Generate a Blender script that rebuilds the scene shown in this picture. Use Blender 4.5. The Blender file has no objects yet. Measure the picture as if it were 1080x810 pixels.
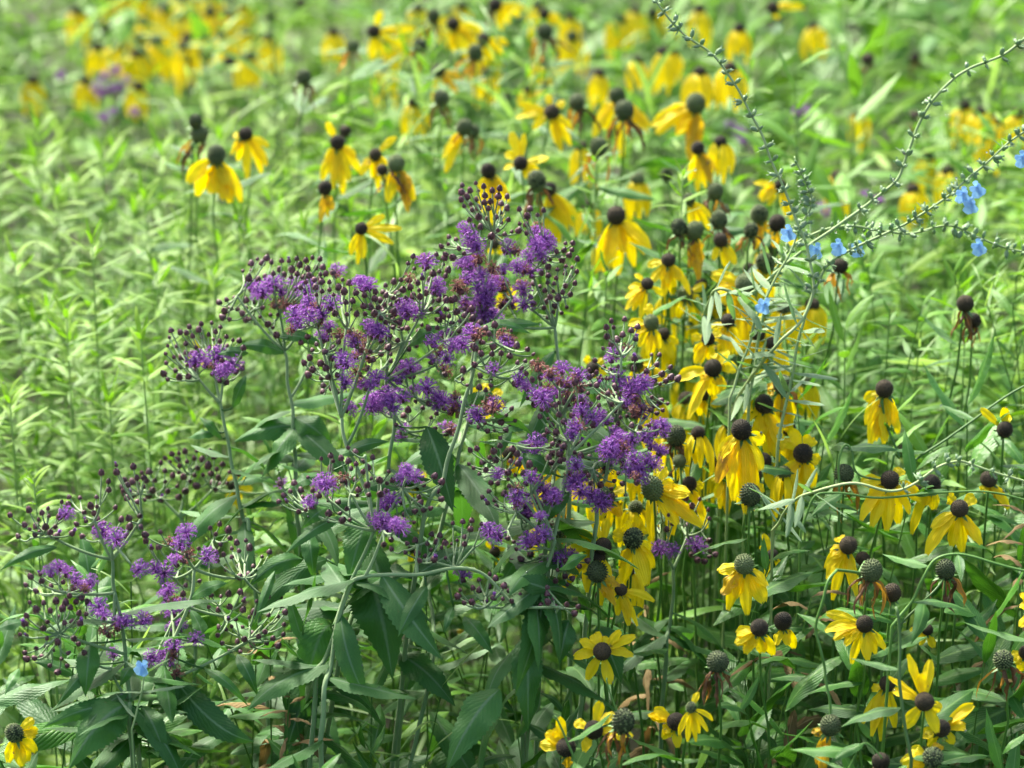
import bpy, math, random
import numpy as np
from mathutils import Vector, Matrix, noise

R = random.Random(7)
SC = bpy.context.scene
COL = SC.collection
PI = math.pi

# ------------------------------------------------------------------ camera frame
H = 1.6
PITCH = math.radians(18)
FPX = 3000.0
CAM = Vector((0, 0, H))
FWD = Vector((0, math.cos(PITCH), -math.sin(PITCH)))
RGT = Vector((1, 0, 0))
UPV = Vector((0, math.sin(PITCH), math.cos(PITCH)))
DOWN = Vector((0, 0, -1))

def P(px, py, d):
    return CAM + FWD * d + RGT * ((px - 540) / FPX * d) + UPV * ((405 - py) / FPX * d)

def interp(x, xs, ys):
    return float(np.interp(x, xs, ys))

DY = [-60, 0, 60, 120, 180, 250, 350, 450, 550, 650, 810]
DD = [3.6, 3.25, 2.95, 2.68, 2.5, 2.38, 2.28, 2.2, 2.12, 2.04, 1.94]
def dflow(py):
    return interp(py, DY, DD)
_ypys = list(range(-60, 820, 10))
_yY = [P(540, p, dflow(p)).y for p in _ypys]
def canopy_py(Y):
    """pixel row of the flower layer at ground distance Y"""
    return interp(Y, _yY[::-1], _ypys[::-1])
def z_at(Y, py):
    return H + Y * math.tan(-PITCH + math.atan((405 - py) / FPX))

# ------------------------------------------------------------------ mesh builder
class MB:
    def __init__(s):
        s.v = []; s.f = []; s.uv = []; s.rnd = []; s.mi = []
    def add(s, verts, faces, uvs=None, rnd=0.5, mi=0):
        o = len(s.v)
        s.v.extend(verts)
        s.uv.extend(uvs if uvs else [(0.5, 0.5)] * len(verts))
        s.rnd.extend([rnd] * len(verts))
        for f in faces:
            s.f.append([i + o for i in f]); s.mi.append(mi)
    def mesh(s, name, mats, smooth=True):
        me = bpy.data.meshes.new(name)
        me.from_pydata([tuple(p) for p in s.v], [], s.f)
        if not isinstance(mats, (list, tuple)): mats = [mats]
        for m in mats: me.materials.append(m)
        if len(mats) > 1: me.polygons.foreach_set('material_index', s.mi)
        me.polygons.foreach_set('use_smooth', [smooth] * len(s.f))
        uvl = me.uv_layers.new(name='UVMap')
        li = np.empty(len(me.loops), dtype=np.int32); me.loops.foreach_get('vertex_index', li)
        uvl.data.foreach_set('uv', np.array(s.uv, dtype=np.float32)[li].ravel())
        a = me.attributes.new('rnd', 'FLOAT', 'POINT'); a.data.foreach_set('value', s.rnd)
        me.update()
        return me

def link(name, me, parent=None, mat=None):
    o = bpy.data.objects.new(name, me); COL.objects.link(o)
    if mat is not None: o.matrix_world = mat
    if parent is not None:
        o.parent = parent
        o.matrix_parent_inverse = Matrix.Identity(4)
        o.matrix_local = world_of(parent).inverted() @ (mat if mat is not None else Matrix.Identity(4))
    WM[o.name] = mat.copy() if mat is not None else Matrix.Identity(4)
    return o
WM = {}
def world_of(o):
    return WM.get(o.name, Matrix.Identity(4))

def thing(name, label, cat, loc, group=None):
    o = bpy.data.objects.new(name, None); COL.objects.link(o)
    o.empty_display_size = 0.02
    m = Matrix.Translation(loc); o.matrix_world = m; WM[o.name] = m.copy()
    o['label'] = label; o['category'] = cat
    if group: o['group'] = group
    return o

def part(name, mb, mats, parent, smooth=True):
    """mesh in world coordinates, parented to an empty"""
    return link(name, mb.mesh(name, mats, smooth), parent, Matrix.Identity(4))

# ------------------------------------------------------------------ shapes
def bez(p0, p1, p2, n):
    out = []
    for i in range(n + 1):
        t = i / n
        out.append(p0 * (1 - t) ** 2 + p1 * (2 * t * (1 - t)) + p2 * t * t)
    return out
def bez3(p0, p1, p2, p3, n):
    out = []
    for i in range(n + 1):
        t = i / n; u = 1 - t
        out.append(p0 * u ** 3 + p1 * 3 * u * u * t + p2 * 3 * u * t * t + p3 * t ** 3)
    return out
def catmull(pts, n=6):
    if len(pts) < 3: return [pts[0].lerp(pts[-1], i / n) for i in range(n + 1)]
    q = [pts[0] * 2 - pts[1]] + list(pts) + [pts[-1] * 2 - pts[-2]]
    out = []
    for i in range(1, len(q) - 2):
        a, b, c, d = q[i - 1], q[i], q[i + 1], q[i + 2]
        for k in range(n):
            t = k / n
            out.append(0.5 * ((2 * b) + (c - a) * t + (2 * a - 5 * b + 4 * c - d) * t * t + (3 * b - a - 3 * c + d) * t ** 3))
    out.append(pts[-1].copy())
    return out

def wob(pts, amp, seed):
    """small natural bends in a stalk"""
    out = [pts[0].copy()]
    for i, p in enumerate(pts[1:-1], 1):
        q = p * 38.0 + Vector((seed * 3.7, seed * 1.3, 0))
        out.append(p + Vector((noise.noise(q), noise.noise(q + Vector((9, 4, 2))), 0)) * amp)
    out.append(pts[-1].copy())
    return out

def tube(mb, pts, r0, r1=None, sides=6, mi=0, rnd=0.5, cap=True):
    if r1 is None: r1 = r0
    n = len(pts)
    ref = None; verts = []; uvs = []
    for i, p in enumerate(pts):
        t = (pts[min(i + 1, n - 1)] - pts[max(i - 1, 0)])
        if t.length < 1e-9: t = Vector((0, 0, 1))
        t.normalize()
        if ref is None:
            ref = t.orthogonal().normalized()
        ref = (ref - t * ref.dot(t))
        ref = ref.normalized() if ref.length > 1e-6 else t.orthogonal().normalized()
        b = t.cross(ref)
        r = r0 + (r1 - r0) * i / (n - 1)
        for k in range(sides):
            a = 2 * PI * k / sides
            verts.append(p + ref * (math.cos(a) * r) + b * (math.sin(a) * r)); uvs.append((k / sides, i / (n - 1)))
    faces = []
    for i in range(n - 1):
        for k in range(sides):
            k2 = (k + 1) % sides
            faces.append((i * sides + k, i * sides + k2, (i + 1) * sides + k2, (i + 1) * sides + k))
    if cap:
        faces.append(tuple(range(sides))[::-1]); faces.append(tuple((n - 1) * sides + k for k in range(sides)))
    mb.add(verts, faces, uvs, rnd, mi)

def blade(mb, pts, width, nhint, prof, fold=0.25, across=4, groove=0.0, twist=0.0, wavy=0.0, serr=0, mi=0, rnd=0.5, notch=0.0, ph=0.0):
    """a leaf or petal along pts. prof(t)->0..1 half width factor"""
    n = len(pts); verts = []; uvs = []; faces = []
    sd0 = None
    for i, p in enumerate(pts):
        t = i / (n - 1)
        tg = (pts[min(i + 1, n - 1)] - pts[max(i - 1, 0)])
        if tg.length < 1e-9: tg = Vector((0, 0, 1))
        tg.normalize()
        s = tg.cross(nhint)
        if s.length < 0.15 and sd0 is not None: s = sd0 - tg * sd0.dot(tg)
        if s.length < 1e-6: s = tg.orthogonal()
        s.normalize()
        if sd0 is not None:
            if s.dot(sd0) < 0: s = -s
            s = (s * 0.5 + sd0 * 0.5); s = (s - tg * s.dot(tg)).normalized()
        sd0 = s.copy()
        if twist:
            s = Matrix.Rotation(twist * t, 3, tg) @ s
        nn = s.cross(tg).normalized()
        w = width * 0.5 * prof(t)
        if serr and i % 2 and 0.1 < t < 0.97: w *= 1.0 + serr
        for k in range(across + 1):
            u = -1 + 2 * k / across
            h = -fold * abs(u) * w + groove * w * math.cos(u * PI * 2.0)
            if wavy: h += wavy * w * abs(u) * math.sin(t * 15 + (u > 0) * 1.7 + ph)
            back = 0
            if notch and i == n - 1: back = notch * width * (0.5 + 0.5 * math.cos(u * PI * 3))
            verts.append(p + s * (u * w) + nn * h - tg * back); uvs.append((0.5 + u * 0.5, t))
    a = across + 1
    for i in range(n - 1):
        for k in range(across):
            faces.append((i * a + k, i * a + k + 1, (i + 1) * a + k + 1, (i + 1) * a + k))
    mb.add(verts, faces, uvs, rnd, mi)

def prof_lance(t): return max(0.03, (math.sin(PI * t ** 0.8) ** 0.85)) * (1 - 0.12 * t) if t < 0.995 else 0.02
def prof_broad(t): return max(0.05, math.sin(PI * min(1, t ** 0.72)) ** 0.9) if t < 0.995 else 0.02
def prof_narrow(t): return max(0.08, math.sin(PI * t ** 0.7) ** 0.6) if t < 0.995 else 0.02
def prof_petal(t): return 0.38 + 0.62 * math.sin(min(1, t * 1.7) * PI / 2) if t < 0.58 else (1.0 - 0.72 * ((t - 0.58) / 0.42) ** 1.9)

# ------------------------------------------------------------------ materials
def newmat(name):
    m = bpy.data.materials.new(name); m.use_nodes = True
    nt = m.node_tree; nt.nodes.clear()
    return m, nt, nt.nodes, nt.links
def N(nt, t, **kw):
    n = nt.nodes.new(t)
    for k, v in kw.items():
        if k in n.inputs: n.inputs[k].default_value = v
        else: setattr(n, k, v)
    return n
def ramp(nt, stops):
    r = nt.nodes.new('ShaderNodeValToRGB'); el = r.color_ramp.elements
    while len(el) < len(stops): el.new(0.5)
    for e, (p, c) in zip(el, stops): e.position = p; e.color = (*c, 1)
    return r

def leaf_mat(name, c1, c2, trans, veinc, rough=0.42, tw=0.35, bump=0.4, veinfreq=26, spec=0.5, coat=0.0):
    m, nt, nd, lk = newmat(name)
    at = N(nt, 'ShaderNodeAttribute', attribute_name='rnd')
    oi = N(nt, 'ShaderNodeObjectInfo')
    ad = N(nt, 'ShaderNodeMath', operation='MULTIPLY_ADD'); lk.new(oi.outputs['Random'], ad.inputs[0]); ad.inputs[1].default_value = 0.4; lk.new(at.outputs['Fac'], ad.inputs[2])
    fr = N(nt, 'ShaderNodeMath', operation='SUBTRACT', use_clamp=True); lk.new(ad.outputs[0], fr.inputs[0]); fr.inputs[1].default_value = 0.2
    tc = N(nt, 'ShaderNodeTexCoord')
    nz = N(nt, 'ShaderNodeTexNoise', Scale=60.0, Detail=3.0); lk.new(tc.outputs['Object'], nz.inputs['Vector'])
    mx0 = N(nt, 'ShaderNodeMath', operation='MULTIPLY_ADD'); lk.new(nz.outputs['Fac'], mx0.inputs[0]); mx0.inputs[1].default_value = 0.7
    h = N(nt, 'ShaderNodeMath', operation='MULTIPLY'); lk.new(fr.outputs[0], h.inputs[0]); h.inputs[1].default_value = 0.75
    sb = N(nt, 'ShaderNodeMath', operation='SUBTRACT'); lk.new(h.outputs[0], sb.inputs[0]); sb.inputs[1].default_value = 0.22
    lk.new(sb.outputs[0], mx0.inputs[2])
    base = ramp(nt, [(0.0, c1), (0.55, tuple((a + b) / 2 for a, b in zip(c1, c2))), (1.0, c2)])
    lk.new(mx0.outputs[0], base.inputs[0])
    # midrib and side veins from the blade's own u, v
    uv = N(nt, 'ShaderNodeUVMap', uv_map='UVMap'); sx = N(nt, 'ShaderNodeSeparateXYZ'); lk.new(uv.outputs[0], sx.inputs[0])
    du = N(nt, 'ShaderNodeMath', operation='SUBTRACT'); lk.new(sx.outputs[0], du.inputs[0]); du.inputs[1].default_value = 0.5
    ab = N(nt, 'ShaderNodeMath', operation='ABSOLUTE'); lk.new(du.outputs[0], ab.inputs[0])
    mr = N(nt, 'ShaderNodeMapRange'); lk.new(ab.outputs[0], mr.inputs[0])
    mr.inputs[1].default_value = 0.015; mr.inputs[2].default_value = 0.06; mr.inputs[3].default_value = 1.0; mr.inputs[4].default_value = 0.0
    v1 = N(nt, 'ShaderNodeMath', operation='MULTIPLY_ADD'); lk.new(ab.outputs[0], v1.inputs[0]); v1.inputs[1].default_value = -0.7; lk.new(sx.outputs[1], v1.inputs[2])
    v2 = N(nt, 'ShaderNodeMath', operation='MULTIPLY'); lk.new(v1.outputs[0], v2.inputs[0]); v2.inputs[1].default_value = veinfreq * 2 * PI / 2
    v3 = N(nt, 'ShaderNodeMath', operation='SINE'); lk.new(v2.outputs[0], v3.inputs[0])
    v4 = N(nt, 'ShaderNodeMath', operation='ABSOLUTE'); lk.new(v3.outputs[0], v4.inputs[0])
    v5 = N(nt, 'ShaderNodeMath', operation='POWER'); lk.new(v4.outputs[0], v5.inputs[0]); v5.inputs[1].default_value = 0.35
    mc = N(nt, 'ShaderNodeMix', data_type='RGBA'); lk.new(mr.outputs[0], mc.inputs[0]); lk.new(base.outputs[0], mc.inputs[6]); mc.inputs[7].default_value = (*veinc, 1)
    dk = N(nt, 'ShaderNodeMapRange'); lk.new(v5.outputs[0], dk.inputs[0]); dk.inputs[1].default_value = 0.35; dk.inputs[2].default_value = 0.75; dk.inputs[3].default_value = 0.45 * min(1, bump); dk.inputs[4].default_value = 0.0
    mv = N(nt, 'ShaderNodeMix', data_type='RGBA'); lk.new(dk.outputs[0], mv.inputs[0]); lk.new(base.outputs[0], mv.inputs[6]); mv.inputs[7].default_value = (*[q * 1.3 for q in c2], 1)
    lk.new(mv.outputs[2], mc.inputs[6])
    bp = N(nt, 'ShaderNodeBump', Strength=bump, Distance=0.002)
    hsum = N(nt, 'ShaderNodeMath', operation='ADD'); lk.new(v5.outputs[0], hsum.inputs[0])
    nz2 = N(nt, 'ShaderNodeTexNoise', Scale=350.0, Detail=2.0); lk.new(tc.outputs['Object'], nz2.inputs['Vector']); lk.new(nz2.outputs['Fac'], hsum.inputs[1])
    lk.new(hsum.outputs[0], bp.inputs['Height'])
    # blotches of browning and chewed, dried spots on the blade
    wn = N(nt, 'ShaderNodeTexCoord'); vo = N(nt, 'ShaderNodeVectorMath', operation='ADD'); lk.new(uv.outputs[0], vo.inputs[0]); lk.new(tc.outputs['Object'], vo.inputs[1])
    n3 = N(nt, 'ShaderNodeTexNoise', Scale=7.0, Detail=4.0, Roughness=0.65); lk.new(vo.outputs[0], n3.inputs['Vector'])
    m3 = N(nt, 'ShaderNodeMapRange'); lk.new(n3.outputs['Fac'], m3.inputs[0]); m3.inputs[1].default_value = 0.68; m3.inputs[2].default_value = 0.74; m3.inputs[3].default_value = 0.0; m3.inputs[4].default_value = 0.75
    mb_ = N(nt, 'ShaderNodeMix', data_type='RGBA'); lk.new(m3.outputs[0], mb_.inputs[0]); lk.new(mc.outputs[2], mb_.inputs[6]); mb_.inputs[7].default_value = (0.17, 0.13, 0.035, 1)
    pb = N(nt, 'ShaderNodeBsdfPrincipled', Roughness=rough); lk.new(mb_.outputs[2], pb.inputs['Base Color']); lk.new(bp.outputs[0], pb.inputs['Normal'])
    pb.inputs['Specular IOR Level'].default_value = spec
    pb.inputs['Coat Weight'].default_value = coat; pb.inputs['Coat Roughness'].default_value = 0.12
    tr = N(nt, 'ShaderNodeBsdfTranslucent'); tr.inputs[0].default_value = (*trans, 1)
    ms = N(nt, 'ShaderNodeMixShader'); ms.inputs[0].default_value = tw
    lk.new(pb.outputs[0], ms.inputs[1]); lk.new(tr.outputs[0], ms.inputs[2])
    out = N(nt, 'ShaderNodeOutputMaterial'); lk.new(ms.outputs[0], out.inputs[0])
    return m

def simple_mat(name, c1, c2, scale=200, rough=0.6, tw=0.0, trans=None, bump=0.3, spec=0.4, rnd_w=0.5, sheen=0.0, bscale=None):
    m, nt, nd, lk = newmat(name)
    tc = N(nt, 'ShaderNodeTexCoord'); nz = N(nt, 'ShaderNodeTexNoise', Scale=float(scale), Detail=3.0); lk.new(tc.outputs['Object'], nz.inputs['Vector'])
    at = N(nt, 'ShaderNodeAttribute', attribute_name='rnd'); oi = N(nt, 'ShaderNodeObjectInfo')
    ad = N(nt, 'ShaderNodeMath', operation='ADD'); lk.new(at.outputs['Fac'], ad.inputs[0]); lk.new(oi.outputs['Random'], ad.inputs[1])
    fr = N(nt, 'ShaderNodeMath', operation='FRACT'); lk.new(ad.outputs[0], fr.inputs[0])
    mm = N(nt, 'ShaderNodeMix', data_type='FLOAT'); mm.inputs[0].default_value = rnd_w
    lk.new(nz.outputs['Fac'], mm.inputs[2]); lk.new(fr.outputs[0], mm.inputs[3])
    base = ramp(nt, [(0.15, c1), (0.85, c2)]); lk.new(mm.outputs[0], base.inputs[0])
    bp = N(nt, 'ShaderNodeBump', Strength=bump, Distance=0.0005)
    nb = N(nt, 'ShaderNodeTexNoise', Scale=float(bscale or scale * 3), Detail=2.0); lk.new(tc.outputs['Object'], nb.inputs['Vector']); lk.new(nb.outputs['Fac'], bp.inputs['Height'])
    pb = N(nt, 'ShaderNodeBsdfPrincipled', Roughness=rough); lk.new(base.outputs[0], pb.inputs['Base Color']); lk.new(bp.outputs[0], pb.inputs['Normal'])
    pb.inputs['Specular IOR Level'].default_value = spec
    if sheen: pb.inputs['Sheen Weight'].default_value = sheen
    out = N(nt, 'ShaderNodeOutputMaterial')
    if tw:
        tr = N(nt, 'ShaderNodeBsdfTranslucent'); tr.inputs[0].default_value = (*(trans or c2), 1)
        ms = N(nt, 'ShaderNodeMixShader'); ms.inputs[0].default_value = tw
        lk.new(pb.outputs[0], ms.inputs[1]); lk.new(tr.outputs[0], ms.inputs[2]); lk.new(ms.outputs[0], out.inputs[0])
    else: lk.new(pb.outputs[0], out.inputs[0])
    return m

def petal_mat(name, c1, c2, tip, stain, stain_amt):
    m, nt, nd, lk = newmat(name)
    uv = N(nt, 'ShaderNodeUVMap', uv_map='UVMap'); sx = N(nt, 'ShaderNodeSeparateXYZ'); lk.new(uv.outputs[0], sx.inputs[0])
    tc = N(nt, 'ShaderNodeTexCoord'); nz = N(nt, 'ShaderNodeTexNoise', Scale=90.0, Detail=4.0); lk.new(tc.outputs['Object'], nz.inputs['Vector'])
    base = ramp(nt, [(0.3, c1), (0.7, c2)]); lk.new(nz.outputs['Fac'], base.inputs[0])
    # lengthwise ribs
    wv = N(nt, 'ShaderNodeMath', operation='MULTIPLY'); lk.new(sx.outputs[0], wv.inputs[0]); wv.inputs[1].default_value = 42.0
    si = N(nt, 'ShaderNodeMath', operation='SINE'); lk.new(wv.outputs[0], si.inputs[0])
    bp = N(nt, 'ShaderNodeBump', Strength=0.35, Distance=0.0005); lk.new(si.outputs[0], bp.inputs['Height'])
    # browned blotches, mostly near the tip
    n2 = N(nt, 'ShaderNodeTexNoise', Scale=45.0, Detail=5.0, Roughness=0.7); lk.new(tc.outputs['Object'], n2.inputs['Vector'])
    ma = N(nt, 'ShaderNodeMath', operation='MULTIPLY_ADD'); lk.new(sx.outputs[1], ma.inputs[0]); ma.inputs[1].default_value = 0.22; lk.new(n2.outputs['Fac'], ma.inputs[2])
    mr = N(nt, 'ShaderNodeMapRange'); lk.new(ma.outputs[0], mr.inputs[0]); mr.inputs[1].default_value = 0.86 - stain_amt; mr.inputs[2].default_value = 0.98 - stain_amt * 0.8
    mc = N(nt, 'ShaderNodeMix', data_type='RGBA'); lk.new(mr.outputs[0], mc.inputs[0]); lk.new(base.outputs[0], mc.inputs[6]); mc.inputs[7].default_value = (*stain, 1)
    pb = N(nt, 'ShaderNodeBsdfPrincipled', Roughness=0.5); lk.new(mc.outputs[2], pb.inputs['Base Color']); lk.new(bp.outputs[0], pb.inputs['Normal'])
    pb.inputs['Specular IOR Level'].default_value = 0.35
    tr = N(nt, 'ShaderNodeBsdfTranslucent'); tr.inputs[0].default_value = (*tip, 1)
    ms = N(nt, 'ShaderNodeMixShader'); ms.inputs[0].default_value = 0.38
    lk.new(pb.outputs[0], ms.inputs[1]); lk.new(tr.outputs[0], ms.inputs[2])
    out = N(nt, 'ShaderNodeOutputMaterial'); lk.new(ms.outputs[0], out.inputs[0])
    return m

M = {}
M['cone_leaf'] = leaf_mat('coneflower_leaf', (0.016, 0.07, 0.01), (0.075, 0.21, 0.024), (0.12, 0.34, 0.02), (0.14, 0.26, 0.06), rough=0.38, tw=0.2, bump=0.35, veinfreq=12, spec=0.42)
M['iron_leaf'] = leaf_mat('ironweed_leaf', (0.017, 0.07, 0.015), (0.068, 0.18, 0.036), (0.12, 0.34, 0.03), (0.12, 0.2, 0.1), rough=0.48, tw=0.2, bump=0.24, veinfreq=11, spec=0.34)
M['rod_leaf'] = leaf_mat('goldenrod_leaf', (0.03, 0.11, 0.008), (0.27, 0.41, 0.035), (0.22, 0.46, 0.02), (0.25, 0.38, 0.1), rough=0.5, tw=0.3, bump=0.2, veinfreq=5, spec=0.28)
M['mid_leaf'] = leaf_mat('meadow_leaf', (0.028, 0.1, 0.01), (0.145, 0.29, 0.03), (0.2, 0.43, 0.025), (0.16, 0.3, 0.09), rough=0.47, tw=0.27, bump=0.25, veinfreq=8, spec=0.32)
M['grass'] = leaf_mat('grass_blade', (0.13, 0.27, 0.05), (0.28, 0.4, 0.12), (0.35, 0.55, 0.1), (0.25, 0.35, 0.12), rough=0.45, tw=0.4, bump=0.1, veinfreq=1)
M['sage_leaf'] = leaf_mat('sage_leaf', (0.13, 0.22, 0.1), (0.32, 0.42, 0.24), (0.2, 0.4, 0.08), (0.25, 0.34, 0.2), rough=0.5, tw=0.25, bump=0.4, veinfreq=6)
M['dry'] = leaf_mat('dry_leaf', (0.09, 0.055, 0.02), (0.28, 0.19, 0.09), (0.25, 0.14, 0.04), (0.3, 0.22, 0.1), rough=0.7, tw=0.15, bump=0.3, veinfreq=6, spec=0.2)
M['stem'] = simple_mat('green_stem', (0.045, 0.12, 0.02), (0.13, 0.25, 0.05), 60, 0.5)
M['dark_stem'] = simple_mat('dark_green_stem', (0.04, 0.1, 0.025), (0.1, 0.17, 0.05), 60, 0.5)
M['iron_stem'] = simple_mat('downy_pale_stem', (0.1, 0.18, 0.06), (0.28, 0.37, 0.18), 90, 0.7, sheen=0.3)
M['rod_stem'] = simple_mat('goldenrod_stem', (0.18, 0.3, 0.07), (0.3, 0.4, 0.14), 60, 0.55)
M['petal'] = petal_mat('yellow_petal', (0.88, 0.62, 0.005), (0.95, 0.73, 0.01), (0.97, 0.73, 0.006), (0.42, 0.17, 0.015), 0.04)
M['petal_old'] = petal_mat('ageing_petal', (0.66, 0.38, 0.012), (0.8, 0.54, 0.02), (0.8, 0.46, 0.01), (0.25, 0.09, 0.02), 0.22)
M['shred'] = simple_mat('withered_petal', (0.05, 0.02, 0.01), (0.24, 0.11, 0.04), 220, 0.6, tw=0.12, rnd_w=0.35)
M['shred_o'] = simple_mat('browned_petal', (0.2, 0.07, 0.012), (0.6, 0.3, 0.03), 160, 0.55, tw=0.2, rnd_w=0.3)
M['cone_k'] = simple_mat('dark_cone', (0.012, 0.008, 0.005), (0.075, 0.05, 0.028), 420, 0.75, bump=0.5, rnd_w=0.75)
M['cone_m'] = simple_mat('ripe_cone', (0.016, 0.022, 0.01), (0.17, 0.2, 0.085), 420, 0.75, bump=0.5, rnd_w=0.75)
M['bud'] = simple_mat('ironweed_bud', (0.022, 0.008, 0.013), (0.19, 0.065, 0.095), 500, 0.45, bump=0.3, rnd_w=0.6, spec=0.5)
M['budg'] = simple_mat('bud_base', (0.05, 0.06, 0.04), (0.12, 0.15, 0.09), 400, 0.6, rnd_w=0.5)
M['purple'] = simple_mat('purple_floret', (0.16, 0.026, 0.3), (0.5, 0.2, 0.64), 300, 0.5, tw=0.3, trans=(0.45, 0.14, 0.6), rnd_w=0.75)
M['faded'] = simple_mat('faded_floret', (0.13, 0.03, 0.035), (0.42, 0.18, 0.14), 300, 0.6, tw=0.2, rnd_w=0.75)
M['blue'] = simple_mat('blue_petal', (0.22, 0.45, 0.85), (0.5, 0.7, 0.95), 120, 0.5, tw=0.3, trans=(0.3, 0.55, 0.95), rnd_w=0.3)
M['soil'] = simple_mat('soil', (0.02, 0.016, 0.01), (0.06, 0.05, 0.03), 6, 0.9, bump=0.8, bscale=60, rnd_w=0)
m, nt, nd, lk = newmat('water_drop')
g = N(nt, 'ShaderNodeBsdfPrincipled', Roughness=0.02, IOR=1.33); g.inputs['Transmission Weight'].default_value = 0.9; g.inputs['Base Color'].default_value = (1, 1, 1, 1)
o_ = N(nt, 'ShaderNodeOutputMaterial'); lk.new(g.outputs[0], o_.inputs[0]); M['drop'] = m
# ------------------------------------------------------------------ shared little meshes (unit size)
def studded(kind, seed):
    """a seed cone of radius 1: a domed body set with a spiral of small studs. axis +Z"""
    rr = random.Random(seed); mb = MB()
    nu, nv = 20, 12; verts = []; faces = []
    el = 1.12 if kind == 'm' else 1.0
    for j in range(nv + 1):
        th = PI * j / nv
        for i in range(nu):
            a = 2 * PI * i / nu
            z = math.cos(th) * el
            r = math.sin(th) ** 0.9 if 0 < j < nv else 0.001
            verts.append(Vector((math.cos(a) * r, math.sin(a) * r, z)) * 0.93)
    for j in range(nv):
        for i in range(nu):
            i2 = (i + 1) % nu
            faces.append((j * nu + i, (j + 1) * nu + i, (j + 1) * nu + i2, j * nu + i2))
    mb.add(verts, faces, None, 0.05)
    n = 190 if kind == 'm' else 260
    for k in range(n):
        z = 1 - 2 * (k + 0.5) / n
        if z < -0.8: continue
        a = k * 2.399963
        s = math.sqrt(1 - z * z)
        d = Vector((math.cos(a) * s, math.sin(a) * s, z))
        c = Vector((d.x * 0.93 * (s ** -0.1 if s > 0.05 else 1), d.y * 0.93 * (s ** -0.1 if s > 0.05 else 1), z * 0.93 * el))
        t1 = d.orthogonal().normalized(); t2 = d.cross(t1)
        w = (0.105 if kind == 'm' else 0.085); hgt = (0.15 if kind == 'm' else 0.1) * rr.uniform(0.75, 1.2)
        if kind == 'k' and z < 0.25: hgt *= 1.3
        vs = []
        for q in range(5):
            b = 2 * PI * q / 5 + a
            vs.append(c + t1 * math.cos(b) * w + t2 * math.sin(b) * w)
        for q in range(5):
            b = 2 * PI * q / 5 + a
            vs.append(c + d * hgt + t1 * math.cos(b) * w * 0.35 + t2 * math.sin(b) * w * 0.35)
        fs = [(q, (q + 1) % 5, 5 + (q + 1) % 5, 5 + q) for q in range(5)] + [(5, 6, 7, 8, 9)]
        mb.add(vs, fs, None, (rr.random() * 0.35 + 0.62) if z < 0.7 or kind == 'm' else rr.random() * 0.35)
    return mb.mesh('seed_cone', M['cone_' + kind])
CONES = {'m': [studded('m', i) for i in range(2)], 'k': [studded('k', 10 + i) for i in range(2)]}

def scaly(seed, long=1.25, open_tip=False):
    """ironweed bud, radius 1, axis +Z, base at 0"""
    rr = random.Random(seed); mb = MB()
    nu, nv = 10, 8; verts = []; faces = []
    for j in range(nv + 1):
        t = j / nv
        r = [0.3, 0.74, 0.96, 1.0, 0.98, 0.93, 0.84, 0.66, 0.3][j]
        for i in range(nu):
            a = 2 * PI * i / nu
            verts.append(Vector((math.cos(a) * r, math.sin(a) * r, t * 2 * long)) * 0.92)
    for j in range(nv):
        for i in range(nu):
            i2 = (i + 1) % nu
            faces.append((j * nu + i, j * nu + i2, (j + 1) * nu + i2, (j + 1) * nu + i))
    mb.add(verts, faces[:nu], None, 0.3, 1); mb.add(verts, faces[nu:], None, 0.2, 0)
    for row in range(4):
        for q in range(6):
            a = 2 * PI * (q + 0.5 * (row % 2)) / 6; z0 = 0.15 + row * 0.4 * long
            t = z0 / (2 * long); r0 = math.sin(min(1, t * 1.1 + 0.2) * PI) ** 0.5 * 0.98; t1_ = (z0 + 0.62) / (2 * long)
            r1 = math.sin(min(0.97, t1_ * 0.9 + 0.15) * PI) ** 0.5 * 1.03
            e = Vector((math.cos(a), math.sin(a), 0)); s = Vector((-math.sin(a), math.cos(a), 0))
            b = e * r0 + Vector((0, 0, z0)); c = e * (r1 + 0.03) + Vector((0, 0, z0 + 0.35)); d = e * (r1 * 0.93) + Vector((0, 0, z0 + 0.66))
            mb.add([b - s * 0.34, b + s * 0.34, c + s * 0.36 - e * 0.05, d, c - s * 0.36 - e * 0.05, c + e * 0.06], [(0, 1, 5), (1, 2, 5), (2, 3, 5), (3, 4, 5), (4, 0, 5)], None, 0.35 + rr.random() * 0.6, 0)
    return mb
BUDS = [scaly(i, l).mesh('bud', [M['bud'], M['budg']]) for i, l in enumerate((1.0, 1.15, 1.3))]
def _openbud():
    mb = scaly(9, 1.15); rr = random.Random(3)
    for q in range(9):
        a = rr.random() * 6.28; e = Vector((math.cos(a), math.sin(a), 0)) * rr.uniform(0.1, 0.5)
        pts = [Vector((0, 0, 1.7)) + e * 0.7, Vector((0, 0, 2.5)) + e, Vector((0, 0, 3.0)) + e * 1.3]
        tube(mb, pts, 0.22, 0.1, 4, 2, rr.random())
    return mb.mesh('bud', [M['bud'], M['budg'], M['purple']])
OPENBUD = _openbud()

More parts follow.
